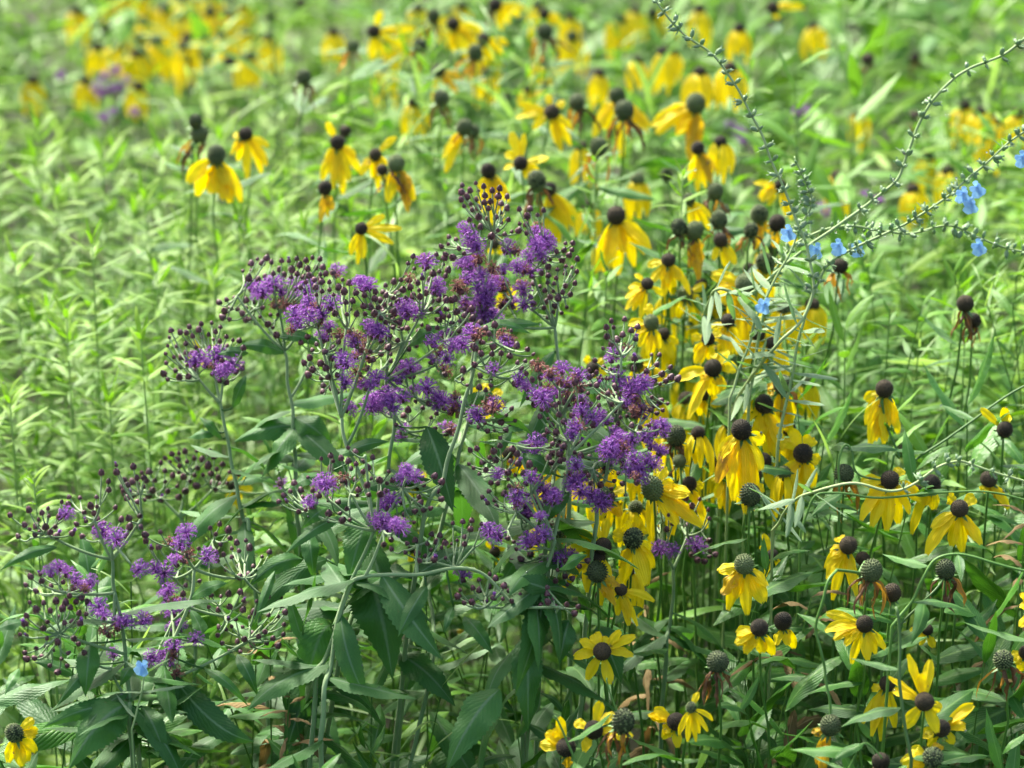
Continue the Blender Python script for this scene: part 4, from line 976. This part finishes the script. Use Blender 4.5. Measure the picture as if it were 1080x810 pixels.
# far blurred ones
for (x, y, hs, d, lab) in [
 (118,90,'104,92 112,80 122,74 133,84 118,95 108,98 127,92',3.7,'out-of-focus purple ironweed top in the far meadow on the left'),
 (118,120,'110,124 120,118 142,118',3.6,'out-of-focus ironweed tuft just under the far purple top'),
 (65,80,'64,80',3.8,'single out-of-focus purple head near the upper left'),
 (775,135,'770,132 780,140 783,148',3.3,'out-of-focus purple heads left of the sage stem'),
 (840,122,'840,120 846,116',3.4,'out-of-focus purple head behind the middle of the meadow'),
 (867,218,'867,217 872,222',3.1,'out-of-focus purple head between the sage stems'),
 (920,210,'914,206 926,212',3.0,'out-of-focus purple heads under the arching sage stem'),
 (860,30,'862,34',3.9,'single faint purple head near the top edge'),
 ]:
    ironweed(lab, [(x, y + 30), (x + 2, y + 70)], d, [(x, y + 18, 0)], H_(hs), [(x, y + 6, 14, 8, 4)], int(x * 7 + y), auto=2, size=.72, far=True)
# ------------------------------------------------------------------ blue sage
def blue_flower(t, c, rr, s):
    """two-lipped flower: hood, two side lobes and a broad notched lower lip on a short tube"""
    tc = (CAM - c).normalized(); sd = RGT; up = Vector((0, 0, 1))
    mb = MB(); tip = c + tc * 3 * s
    tube(mb, [c - up * 4 * s + FWD * 3 * s, c - up * 1 * s, tip], 1.2 * s, 2.2 * s, 6)
    rot = Matrix.Rotation(rr.uniform(-.5, .5), 3, tc)
    s = s * .98
    def lobe(dx, dy, L, w):
        d = rot @ (sd * dx + up * dy)
        b = tip + d * L * s + tc * rr.uniform(-2, 3) * s
        blade(mb, bez(tip, tip + d * L * .5 * s + tc * 2.5 * s, b, 6), w * s, tc, lambda q: 0.35 + 0.65 * math.sin(min(1, q * 1.25) * PI / 2) if q < .8 else 1 - .7 * ((q - .8) / .2) ** 2, .15, 4, .1, rr.uniform(-.3, .3), .2, rnd=rr.random())
    lobe(0.1, 1, 7, 6); lobe(-1, -.1, 8, 7); lobe(.8, .1, 6, 5); lobe(-.35, -1, 12, 11); lobe(.5, -1, 11, 9)
    part('flower', mb, M['blue'], t)

def sage(label, pts, d, flowers, seed, r0=1.9, r1=1.4, step=13, calyx=(0, 1), leafn=6, leafw=(0, 1), to_ground=True):
    rr = random.Random(seed)
    wp = [P(p[0], p[1], d + (p[2] if len(p) > 2 else 0)) for p in pts]
    s = d / FPX
    path = catmull(wp, 10)
    full = list(path)
    if to_ground:
        e = wp[-1]; g = Vector((e.x + rr.uniform(-.04, .04), e.y + 0.08, 0))
        full = path + bez(e, Vector((e.x, e.y + .02, e.z * .55)), g, 8)[1:]
    else: g = Vector((wp[-1].x, wp[-1].y, 0))
    t = thing('blue_sage', label, 'sage plant', g if to_ground else wp[-1].copy(), 'arching blue sage stems')
    mb = MB(); tube(mb, wob(full, .002, seed), r1 * .85 * s, r0 * .8 * s, 7, 0, .5); part('stem', mb, M['sage_stem'], t)
    # whorls of little grey-green calyces
    acc = 0; tot = sum((path[i + 1] - path[i]).length for i in range(len(path) - 1)); run = 0
    for i in range(len(path) - 1):
        seg = (path[i + 1] - path[i]).length; acc += seg; run += seg
        if acc < step * s * rr.uniform(.45, 1.15): continue
        acc = 0; f = run / tot; tg = (path[i + 1] - path[i]).normalized()
        o1 = tg.orthogonal().normalized(); o2 = tg.cross(o1); a0 = rr.random() * 6
        if calyx[0] <= f <= calyx[1]:
            for q in range(rr.choice((2, 3, 4, 5))):
                a = a0 + q * 2 * PI / 3 + rr.uniform(-.4, .4); e = (o1 * math.cos(a) + o2 * math.sin(a))
                dr = (e + tg * rr.uniform(-.3, .7) * (-1) + Vector((0, 0, .3))).normalized(); L = rr.uniform(5, 9) * s; b = path[i] + e * 1.5 * s
                mb = MB()
                pr = [0.45, 0.85, 1.0, 0.9, 0.6]; vs = []; x = dr.orthogonal().normalized(); y = dr.cross(x)
                w = L * rr.uniform(.25, .33)
                for j, pq in enumerate(pr):
                    for k in range(7):
                        aa = 2 * PI * k / 7; rib = 1 + .12 * (k % 2)
                        vs.append(b + dr * (L * j / 4) + (x * math.cos(aa) + y * math.sin(aa)) * w * pq * rib)
                fs = [(j * 7 + k, j * 7 + (k + 1) % 7, (j + 1) * 7 + (k + 1) % 7, (j + 1) * 7 + k) for j in range(4) for k in range(7)] + [tuple(28 + k for k in range(7))]
                mb.add(vs, fs, None, rr.random())
                for sg in (-1, 1):   # the two teeth of the calyx
                    blade(mb, [b + dr * L * .9 + x * sg * w * .4, b + dr * L * 1.15 + x * sg * w * .9, b + dr * L * 1.35 + x * sg * w], w * 1.1, y, prof_narrow, .2, 2, rnd=rr.random())
                part('calyx', mb, M['sage_leaf'], t)
            for sg in range(rr.choice((1, 3, 4))):
                a = rr.random() * 6; e = o1 * math.cos(a) + o2 * math.sin(a)
                put_leaf('sage', path[i], e + tg * rr.uniform(-.8, .3) + Vector((0, 0, .2)), rr.uniform(8, 17) * s, t, rr)
        elif leafw[0] <= f <= leafw[1]:
            for sg in (-1, 1):
                if rr.random() < .8:
                    e = o1 * math.cos(a0) * sg + o2 * math.sin(a0) * sg
                    put_leaf('sage', path[i], (e + tg * -.5 + Vector((0, 0, rr.uniform(-.4, .4)))), rr.uniform(30, 60) * s, t, rr)
    for (x, y) in flowers: blue_flower(t, P(x, y, d - .01), rr, s)
    return t
M['sage_stem'] = simple_mat('sage_stem', (0.2, 0.29, 0.11), (0.36, 0.43, 0.2), 80, 0.55)
sage('blue sage stem rising steeply to the top edge, past blurred yellow flowers',
     [(690,-8),(697,8),(722,36),(757,62),(790,118),(812,165),(833,215),(850,258),(857,300),(848,335),(822,360),(800,388,.03),(780,420,.08),(760,480,.14)], 2.16,
     [(831,243)], 1, r0=2.6, r1=1.2, step=17, calyx=(0, .55), leafw=(.58, .85))
sage('blue sage stem with bare curved middle arching up to the right edge',
     [(1092,32),(1060,57),(1020,73),(1000,88),(975,120),(958,160),(945,190),(915,215),(890,235),(850,262),(810,295),(785,312),(758,305),(748,318,.04),(742,345,.08),(740,400,.14)], 2.2,
     [(861,262)], 2, r0=2.4, r1=1.7, step=21, calyx=(0, .42), leafw=(.5, .9))
sage('blue sage stem carrying the most blue petals, slanting to the right edge',
     [(1095,128),(1065,150),(1030,180),(1000,207),(962,232),(935,245),(900,262),(870,285),(850,330),(835,400),(820,470)], 2.18,
     [(1030,197),(1024,214),(1078,165),(884,258),(1016,203)], 3, r0=2.2, r1=1.3, step=12, calyx=(0, .68), leafw=(.7, 1))
sage('low blue sage stem running nearly level to the right edge, densely whorled',
     [(1095,268),(1062,262),(1030,250),(1000,238),(960,246),(925,243),(895,238),(860,246),(835,262),(812,300),(800,360),(790,430)], 2.21,
     [(905,260),(1032,258)], 4, r0=2.2, r1=1.3, step=10, calyx=(0, .72), leafw=(.75, 1))
sage('short leafy blue sage stem with one blue flower among yellow petals',
     [(838,165),(848,190),(855,215),(845,240),(828,275),(806,318),(790,360),(770,420)], 2.19, [(807,320)], 5, r0=2.0, r1=1.0, step=10, calyx=(0, .35), leafw=(.4, .95))
sage('pale whorled sage stem bowed across the full drooping flowers on the right',
     [(1095,512),(1060,502),(1025,490),(1010,486),(990,491),(965,510),(940,518),(900,510),(860,518,.02),(835,530,.06),(815,560,.12)], 1.99, [], 6, r0=2.1, r1=1.3, step=24, calyx=(.03, .4), leafw=(.6, 1))
sage('thin sage stem hidden in the bottom left ironweed, one pale blue petal showing',
     [(150,690),(152,703),(150,730),(140,770)], 2.0, [(151,702)], 7, r0=1.4, r1=1.0, step=30, calyx=(0, .2))

# bare pale arching stalks over the lower right
def stalk(label, pts, d, seed, r=1.6, name='flower_stalk', mat='stem'):
    rr = random.Random(seed)
    wp = [P(p[0], p[1], d + (p[2] if len(p) > 2 else 0)) for p in pts]; s = d / FPX
    e = wp[-1]; g = Vector((e.x + rr.uniform(-.04, .04), e.y + .06, 0))
    path = catmull(wp, 9) + bez(e, Vector((e.x, e.y + .02, e.z * .55)), g, 8)[1:]
    t = thing(name, label, 'plant stem', g, None)
    mb = MB(); tube(mb, wob(path, .002, seed), r * .75 * s, r * 1.0 * s, 7, 0, rr.random()); part('stem', mb, M[mat], t)
    for q in range(3):
        p = path[int(len(path) * (.35 + .2 * q))]
        a = rr.random() * 6; put_leaf('cone', p, Vector((math.cos(a), math.sin(a), .3)), rr.uniform(.03, .055), t, rr)
    return t
stalk('pale smooth stem arching in from the right edge below the full drooping flowers', [(1095,606),(1060,597),(1030,588),(1005,585),(985,592),(972,612),(962,635),(940,660)], 2.0, 1, 1.8)
stalk('thin pale stem crossing level behind the full drooping flowers', [(1095,530),(1040,519),(990,520),(930,525),(880,520),(858,525),(845,560)], 2.14, 2, 1.5)
stalk('pale stem with a crook beside the shuttlecock-like drooping flower', [(935,508),(905,500),(898,475),(890,470),(885,490),(886,540)], 2.15, 3, 1.5)
stalk('thin stem slanting up to the lone dark cones at the right edge', [(1090,402),(1060,420),(1010,455),(960,490),(900,545)], 2.2, 4, 1.5)
stalk('curved stem forking above the black bare heads', [(1000,600,.02),(985,622),(968,640),(948,660),(930,700)], 2.05, 5, 1.4, mat='dark_stem')
stalk('upright dark stem between the flowers of the lower right corner', [(945,640),(948,690),(950,740),(962,800)], 1.95, 6, 2.2, mat='dark_stem')
stalk('pale thread-like stem curving at the bottom edge right of the hanging ripe head', [(930,800),(915,785),(905,790),(895,812)], 1.93, 7, 1.3)
stalk('bright stem rising to the bottom edge flowers near the middle', [(585,755),(595,775),(605,800),(612,830)], 1.95, 8, 1.5)
stalk('olive jointed stem in the dark gap below the middle', [(448,585,.12),(455,640,.05),(457,690),(450,720),(440,775),(430,815)], 2.12, 9, 2.6, mat='iron_stem')
stalk('stem leaning through the dark leaves under the open star', [(640,715),(648,745),(662,790),(670,820)], 2.0, 10, 1.3)

# ------------------------------------------------------------------ goldenrod-like leafy stems on the left and others
def leafy(label, x, y, d, h_px, seed, kind='rod', L=36, name='leafy_stem', lean=0.0, dens=7.0, cat='leafy plant', group=None, x2=None):
    """upright stem with its leaves spiralling from the tip down. x, y: pixel of the tip; h_px: leafy length"""
    rr = random.Random(seed); s = d / FPX
    tip = P(x, y, d); g = Vector((tip.x - lean + (0 if x2 is None else (x2 - x) * s), tip.y + rr.uniform(-.02, .04), 0))
    t = thing(name, label, cat, g, group)
    mid = tip.lerp(g, .45) + Vector((rr.uniform(-.015, .015) + lean * .3, 0, 0))
    path = bez(tip, mid, g, 26)
    mb = MB(); tube(mb, path, .0006, .0022, 6, 0, rr.random()); part('stem', mb, M['rod_stem' if kind == 'rod' else 'stem'], t)
    ms = Mass(); T = [tpl(m) for m in LV[kind]]
    run = 0; k = 0; Ltot = h_px * s
    while run < Ltot:
        f = run / (path[0] - path[-1]).length; p = path[0].lerp(path[1], 0)
        idx = min(25.0, f * 26); i = int(idx); p = path[i].lerp(path[i + 1], idx - i)
        a = k * 2.4 + rr.uniform(-.3, .3)
        q = min(1, run / ((42 if kind == 'rod' else 60) * s))
        el = 1.3 - (.75 if kind == 'rod' else 1.1) * q + rr.uniform(-.15, .15)
        sz = L * s * ((.6 + .4 * q) if kind == 'rod' else (.35 + .65 * q)) * rr.uniform(.85, 1.15)
        dr = Vector((math.cos(a) * math.cos(el), math.sin(a) * math.cos(el), math.sin(el)))
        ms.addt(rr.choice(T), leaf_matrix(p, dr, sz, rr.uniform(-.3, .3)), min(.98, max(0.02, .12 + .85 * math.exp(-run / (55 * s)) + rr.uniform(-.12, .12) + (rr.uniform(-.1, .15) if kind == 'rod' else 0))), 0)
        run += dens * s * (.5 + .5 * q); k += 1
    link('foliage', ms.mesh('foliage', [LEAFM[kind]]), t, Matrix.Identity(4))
    return t
LEAFM = {'dry': M['dry'], 'grass': M['grass'], 'rod': M['rod_leaf'], 'mid': M['mid_leaf'], 'cone': M['cone_leaf'], 'iron': M['iron_leaf'], 'sage': M['sage_leaf']}
RODS = [
 (97,252,2.45,300,36,'tall yellow-green leafy stem with drops on it, clearest of the left-hand group'),
 (148,352,2.32,200,38,'shorter bright leafy stem just right of the clearest tall one'),
 (40,130,2.9,260,32,'soft leafy stem with a pale tip at the upper left'), (152,205,2.7,260,34,'soft bright leafy stem left of the yellow trio'),
 (165,282,2.5,240,34,'leafy stem with an arched tip between the clearest stem and the small ironweed'), (225,285,2.55,200,30,'leafy stem whose tip stands just left of the highest ironweed buds'),
 (15,270,2.55,300,34,'leafy stem at the left edge halfway up'), (60,200,2.75,260,32,'soft leafy stem above the clearest tall one'),
 (35,505,2.2,90,30,'pale spiky shoot tip in front of the bottom left buds'), (120,150,3.0,200,30,'soft leafy stem below the blurred purple flowers'),
 (70,330,2.4,240,36,'leafy stem left of the clearest tall one'), (190,235,2.7,220,30,'soft dark leafy stem under the left-hand trio'),
 (285,185,2.75,200,30,'soft leafy stem right of the left-hand trio'), (10,420,2.35,200,34,'leafy stem low at the left edge'),
 (205,440,2.45,160,32,'leafy stem crossing behind the small ironweed stalk'), (115,420,2.4,200,36,'leafy stem low among the left-hand group'),
 (250,230,2.65,200,30,'soft leafy stem under the dangling petals of the trio'), (320,235,2.6,160,28,'leafy stem above the middle ironweed on the left'),
 (395,95,2.95,200,30,'soft feathery shoot in the top cluster of cones'), (452,45,2.85,160,26,'small pale-tipped shoot between the cones of the top cluster'),
 (720,180,2.4,120,26,'pale feathery shoot tip beside the large drooping flower'), (628,165,2.5,90,22,'feathery pale shoot under the stacked ripe heads'),
]
for i, (x, y, d, h, L, lab) in enumerate(RODS):
    leafy(lab, x, y, d, h, 300 + i, 'rod', L * 1.5, 'goldenrod_stem', R.uniform(-.05, .05), cat='goldenrod', group='yellow-green leafy stems')
MIDS = [
 (905,330,2.5,200,62,'mid-green plant with broad lance leaves behind the shuttlecock-like flower'), (990,375,2.45,200,66,'bright-leaved plant under the dark pair of heads'),
 (1050,330,2.5,220,60,'mid-green plant at the right edge behind the dark pair of heads'), (860,300,2.5,160,50,'leafy plant just right of the sage bend'),
 (1018,350,2.36,150,50,'stalk with lance leaves beneath the black pair of heads'), (950,280,2.7,180,50,'soft green plant under the level sage stem'),
 (820,420,2.4,200,60,'leafy plant behind the big yellow knot'), (640,280,2.4,170,56,'narrow-leaved green plant below the large drooping flower'),
 (700,270,2.38,120,50,'narrow-leaved green plant among the brown-eyed flowers'), (585,330,2.45,150,50,'green plant between the ironweed top and the drooping flower'),
 (470,190,2.6,180,44,'green plant with arching leaves above the ironweed buds'), (340,220,2.65,180,44,'green plant behind the flung-up petal flower'),
 (750,290,2.4,150,46,'dark-leaved plant threaded through the ragged-skirted flowers'),
]
for i, (x, y, d, h, L, lab) in enumerate(MIDS):
    leafy(lab, x, y, d, h, 400 + i, 'mid', L, 'leafy_plant', R.uniform(-.05, .05), dens=13, group='green lance-leaved plants')

# straight pale grass stalks in the soft background
rr_ = random.Random(91)
_px = []
for i in range(30):      # the crowd of upright feathery shoots behind and left of the ironweed
    c_ = rr_.random(); x = rr_.uniform(-20, 300); y = rr_.uniform(140, 420)
    for _t in range(30):
        if x > 190 and y > 330: y -= 130
        if all(abs(x - a) > 26 or abs(y - b) > 80 for a, b in _px): break
        x = rr_.uniform(-20, 300); y = rr_.uniform(140, 420)
    _px.append((x, y))
    d = interp(y, [140, 420], [3.0, 2.38]) + rr_.uniform(-.04, .08)
    leafy('upright yellow-green shoot in the crowded soft growth left of the ironweed', x, y, d, rr_.uniform(170, 240), 700 + i, 'rod', rr_.uniform(44, 62), 'goldenrod_stem', rr_.gauss(0, .04), dens=rr_.uniform(7, 10), cat='goldenrod', group='crowd of upright shoots')
for i in range(26):
    x = rr_.uniform(820, 1090); y = rr_.uniform(120, 430)
    d = interp(y, [120, 430], [3.1, 2.42]) + rr_.uniform(-.04, .08)
    leafy('upright green plant with lance leaves in the soft growth on the right', x, y, d, rr_.uniform(140, 220), 800 + i, 'mid', rr_.uniform(46, 76), 'leafy_plant', rr_.gauss(0, .05), dens=rr_.uniform(10, 15), group='soft green plants on the right')
GS = [((890,-10),(902,180),3.2,'pale straight stalk running down from the top edge right of the sage'),((942,-10),(918,190),3.3,'pale stalk leaning slightly left below the top edge'),
      ((912,62),(862,150),3.2,'pale stalk slanting under the tall withered head'),((968,262),(942,372),2.8,'thick pale stalk between the level sage and the shuttlecock-like flower'),
      ((800,40),(850,200),3.3,'thin pale stalk slanting behind the steep sage stem'),((655,60),(700,150),3.1,'pale stalk left of the blurred drooping flower'),
      ((285,-10),(292,140),3.4,'dark upright stalk above the lone bare head'),((180,120),(212,300),3.0,'dark slender stalk left of the yellow trio'),
      ((560,20),(630,210),3.0,'pale stalk slanting between the bare heads'),((530,60),(560,200),3.1,'thin stalk above the open stars'),((1010,120),(1000,300),3.1,'thin stalk through the big blurred yellow clump'),
      ((430,60),(470,220),3.0,'slanting thin stalk in the middle of the upper meadow'),((1068,0),(1040,160),3.6,'faint stalk near the upper right corner')]
for i, (a, b, d, lab) in enumerate(GS):
    rr = random.Random(600 + i); A = P(*a, d); Bp = P(*b, d); dr = (Bp - A)
    k = A.z / max(.05, A.z - Bp.z); g = Vector((A.x + dr.x * k * .9, Bp.y + .1, 0))
    t = thing('grass_stalk', lab, 'grass stalk', g, 'straight stalks in the soft background')
    mb = MB(); tube(mb, bez3(A, A.lerp(Bp, .6), Bp + dr * .3, g, 14), .0011, .002, 6, 0, rr.random()); part('stem', mb, M['rod_stem' if 'pale' in lab else 'dark_stem'], t)
    for q in range(2):
        p = A.lerp(Bp, rr.uniform(.4, 1)); mb = MB(); e = Vector((rr.uniform(-1, 1), rr.uniform(-.3, .3), .8)).normalized()
        blade(mb, bez(p, p + e * .06, p + e * .1 + Vector((e.x * .05, 0, -.03)), 8), .006, Vector((0, -1, .4)), prof_narrow, .3, 2, rnd=rr.random()); part('leaf', mb, M['grass'], t)

# ------------------------------------------------------------------ uncountable growth
def undergrowth(name, label, cells, seed, kinds, mats, leafL, hfun, dens, lod=1.0, tipbias=1.0):
    rr = random.Random(seed); ms = Mass(); T = {}
    km = {}
    for k_, kd in enumerate(mats): km[kd] = k_
    for kd in mats: T[kd] = [tpl(m) for m in LV[kd]] if kd in LV else None
    for (x0, x1, y0, y1) in cells:
        area = (x1 - x0) * (y1 - y0); n = int(area * dens)
        for _ in range(n):
            x = rr.uniform(x0, x1); y = rr.uniform(y0, y1)
            h = hfun(x, y, rr)
            if h is None or h < .12: continue
            kd = kinds(x, y, rr)
            base = Vector((x, y, 0)); tip = Vector((x + rr.gauss(0, .07), y + rr.uniform(-.05, .05), h))
            mb = MB(); path = bez(tip, Vector((x + rr.uniform(-.02, .02), y, h * .5)), base, 4); tube(mb, path, .0007, .0013, 4, 0, rr.random(), cap=False); ms.addmb(mb, len(mats))
            cn = noise.noise(Vector((x * 4.5, y * 2.2, 3.1 + (kd == 'rod') * 7)))
            L0 = leafL[kd] * (1 + .6 * cn) * (1.35 if kd in ('mid', 'cone') and x > .08 * y else 1) * rr.choice((.6, .8, 1, 1.2, 1.4)) * rr.uniform(.85, 1.15); step = L0 * {'rod': .15, 'grass': .16}.get(kd, .2) / lod; run = 0; k = 0
            depth = min(h * .85, .6)
            while run < depth:
                f = run / h; p = tip.lerp(base, f)
                q = min(1, run / (L0 * 1.6)); a = k * 2.4 + rr.uniform(-.4, .4); el = 1.2 - 1.1 * q + rr.uniform(-.3, .3)
                dr = Vector((math.cos(a) * math.cos(el), math.sin(a) * math.cos(el), math.sin(el)))
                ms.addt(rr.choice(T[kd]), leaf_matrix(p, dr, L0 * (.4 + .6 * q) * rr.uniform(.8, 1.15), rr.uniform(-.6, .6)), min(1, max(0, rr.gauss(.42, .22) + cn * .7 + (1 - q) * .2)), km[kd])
                run += step * (.6 + .4 * q) * (1 + run * 1.2); k += 1
    o = bpy.data.objects.new(name, ms.mesh(name, [LEAFM[k] for k in mats] + [M['stem']])); COL.objects.link(o)
    o['kind'] = 'stuff'; o['label'] = label; o['category'] = 'undergrowth'
    return o

def h_near(x, y, rr):
    py = canopy_py(y)
    off = rr.uniform(45, 150)
    px = 540 + x / (y * 1.0) * FPX * .97
    if px < 600 and py > 480: off = rr.uniform(30, 130)
    if px > 820 and 300 < py + off < 560: off *= .45
    z = z_at(y, py + off)
    if px < 300 and py < 520:      # tall upright shoots stand here: what grows in front of them stays low
        z = z_at(y, max(py + off, 505 + rr.uniform(0, 90)) if y < 2.32 else py + rr.uniform(230, 380))
    return z
def k_near(x, y, rr):
    px = 540 + x / y * FPX * .97; py = canopy_py(y)
    if rr.random() < .16: return 'grass' if rr.random() < .6 or py < 480 else 'dry'
    if px < 330 and py < 430: return 'mid' if rr.random() < .6 else 'rod'
    if px < 600 and py > 400: return 'iron' if rr.random() < .7 else 'cone'
    if py < 330: return 'mid' if rr.random() < .8 else 'rod'
    return 'cone' if rr.random() < .75 or py > 480 else 'mid'
LL = {'rod': .054, 'mid': .06, 'cone': .08, 'iron': .1, 'grass': .16, 'dry': .06}
undergrowth('undergrowth', 'dark green lance-shaped leaves filling the space under and between the flowers', [(-.75, .75, 1.72, 2.6)], 31, k_near, ['rod', 'mid', 'cone', 'iron', 'grass', 'dry'], LL, h_near, 210)
def h_front(x, y, rr): return z_at(y, 880 + rr.uniform(0, 120)) if y > 1.35 else None
undergrowth('low_undergrowth', 'lowest leaves in front of the flowers, at the bottom edge', [(-.7, .7, 1.36, 1.72)], 32, lambda x, y, rr: 'iron' if x < .05 and rr.random() < .6 else 'cone', ['cone', 'iron'], LL, h_front, 120)
def h_mid(x, y, rr):
    py = max(-40, canopy_py(min(y, _yY[0])))
    if x < -.09 * y and y < 3.3: py += 150
    return max(.35, z_at(y, py + 70 + rr.uniform(-50, 50) - 90 * noise.noise(Vector((x * 5, y * 3, 2))))) if y < 3.4 else rr.uniform(.75, 1.0)
def k_mid(x, y, rr):
    if rr.random() < .1: return 'grass'
    c = noise.noise(Vector((x * 3, y * 1.5, 9)))
    if x < -.09 * y and y < 3.3: return 'mid' if rr.random() < .75 else 'rod'
    return 'rod' if c * 1.6 + (.35 if x < -.12 * y / 2.5 else -.15) + rr.uniform(-.25, .25) > 0 else 'mid'
undergrowth('meadow_growth', 'soft yellow-green meadow leaves and stems behind the flowers', [(-1.2, 1.2, 2.6, 3.6)], 33, k_mid, ['rod', 'mid', 'grass'], {'rod': .056, 'mid': .08, 'grass': .2}, h_mid, 105, .8)
undergrowth('far_meadow_growth', 'blurred pale green growth in the far meadow along the top', [(-2.4, 2.4, 3.6, 6.0)], 34, k_mid, ['rod', 'mid', 'grass'], {'rod': .075, 'mid': .12, 'grass': .26}, lambda x, y, rr: .95 + .5 * noise.noise(Vector((x * 2.5, y * 2.5, 0))) + rr.uniform(-.12, .1), 120, .6)
undergrowth('distant_meadow_growth', 'distant meadow growth beyond the blurred flowers', [(-5, 5, 6.0, 12)], 35, k_mid, ['rod', 'mid', 'grass'], {'rod': .09, 'mid': .11, 'grass': .3}, lambda x, y, rr: rr.uniform(.8, 1.2), 22, .6)

# dew: tiny drops hanging on the leaves of the merged growth and of the plants
def dew():
    rr = random.Random(77); mb = MB(); nu, nv = 7, 5; V0 = []; F0 = []
    for j in range(nv + 1):
        for i in range(nu):
            th = PI * j / nv; a = 2 * PI * i / nu; V0.append(Vector((math.cos(a) * math.sin(th), math.sin(a) * math.sin(th), math.cos(th))))
    for j in range(nv):
        for i in range(nu): F0.append((j * nu + i, (j + 1) * nu + i, (j + 1) * nu + (i + 1) % nu, j * nu + (i + 1) % nu))
    for o in [q for q in COL.objects if q.type == 'MESH']:
        if o.name.split('.')[0] in ('undergrowth', 'meadow_growth'): n = 420 if o.name[0] == 'u' else 260
        elif o.name.split('.')[0] == 'foliage': n = 5
        elif o.name.split('.')[0] in ('petal', 'leaf', 'stem'): n = 1 if rr.random() < .22 else 0
        else: continue
        mw = WM.get(o.name, Matrix.Identity(4)); nvx = len(o.data.vertices)
        for _ in range(n):
            p = mw @ o.data.vertices[rr.randrange(nvx)].co
            if p.z < canopy_z(p.y) - .22: continue
            r = rr.choice((.0004, .0006, .0008, .0011)) * (1.3 if p.y > 2.5 else 1)
            mb.add([p + Vector((v.x, v.y, v.z - .4)) * r for v in V0], F0)
    o = bpy.data.objects.new('dew_drops', mb.mesh('dew_drops', M['drop'])); COL.objects.link(o); o['kind'] = 'stuff'; o['label'] = 'clear drops of dew on leaves and petals'
def canopy_z(Y): return z_at(Y, canopy_py(Y))
dew()

# ------------------------------------------------------------------ ground, sky, sun, camera
me = bpy.data.meshes.new('ground'); n = 40; S = 150.0
vs = []; fs = []
for j in range(n + 1):
    for i in range(n + 1):
        x = ((i / n) * 2 - 1); y = ((j / n) * 2 - 1)
        X = math.copysign(abs(x) ** 2.5, x) * S; Y = math.copysign(abs(y) ** 2.5, y) * S
        vs.append((X, Y + 3, noise.noise(Vector((X * .8, Y * .8, 0))) * .02 * min(1, 10 / (abs(X) + abs(Y) + 1))))
for j in range(n):
    for i in range(n): fs.append((j * (n + 1) + i, j * (n + 1) + i + 1, (j + 1) * (n + 1) + i + 1, (j + 1) * (n + 1) + i))
me.from_pydata(vs, [], fs); me.materials.append(M['soil']); me.update()
g_ = bpy.data.objects.new('ground', me); COL.objects.link(g_); g_['kind'] = 'structure'; g_['label'] = 'dark soil of the meadow, hidden beneath the plants'

EL = math.radians(52); AZ = math.radians(-35)   # the sun stands behind the flowers, a little to the left, through cloud
w = bpy.data.worlds.new('World'); SC.world = w; w.use_nodes = True
nt = w.node_tree; nt.nodes.clear()
sky = nt.nodes.new('ShaderNodeTexSky'); sky.sky_type = 'NISHITA'; sky.sun_disc = False
sky.sun_elevation = EL; sky.sun_rotation = AZ; sky.air_density = 1.2; sky.dust_density = 5.0; sky.ozone_density = 1.0
bg = nt.nodes.new('ShaderNodeBackground'); bg.inputs[1].default_value = 0.05
wo = nt.nodes.new('ShaderNodeOutputWorld'); nt.links.new(sky.outputs[0], bg.inputs[0]); nt.links.new(bg.outputs[0], wo.inputs[0])
sl = bpy.data.lights.new('sun', 'SUN'); sl.energy = 1.5; sl.angle = math.radians(12); sl.color = (1, .97, .9)
so = bpy.data.objects.new('sun', sl); COL.objects.link(so)
sdir = Vector((math.sin(AZ) * math.cos(EL), math.cos(AZ) * math.cos(EL), math.sin(EL)))
so.rotation_euler = sdir.to_track_quat('Z', 'Y').to_euler()

cd = bpy.data.cameras.new('camera'); co = bpy.data.objects.new('camera', cd); COL.objects.link(co)
co.location = CAM; co.rotation_euler = (PI / 2 - PITCH, 0, 0)
cd.sensor_width = 36; cd.lens = 100; cd.clip_start = .05; cd.clip_end = 500
cd.dof.use_dof = True; cd.dof.focus_distance = 2.08; cd.dof.aperture_fstop = 6.3; cd.dof.aperture_blades = 0
SC.camera = co
SC.view_settings.view_transform = 'Standard'; SC.view_settings.look = 'None'; SC.view_settings.exposure = 2.95; SC.view_settings.gamma = 1
SC.view_settings.use_white_balance = True; SC.view_settings.white_balance_temperature = 6700; SC.view_settings.white_balance_tint = -2
SC.cycles.max_bounces = 8; SC.cycles.diffuse_bounces = 4; SC.cycles.glossy_bounces = 2; SC.cycles.transmission_bounces = 4; SC.cycles.transparent_max_bounces = 4
SC.cycles.caustics_reflective = False; SC.cycles.caustics_refractive = False
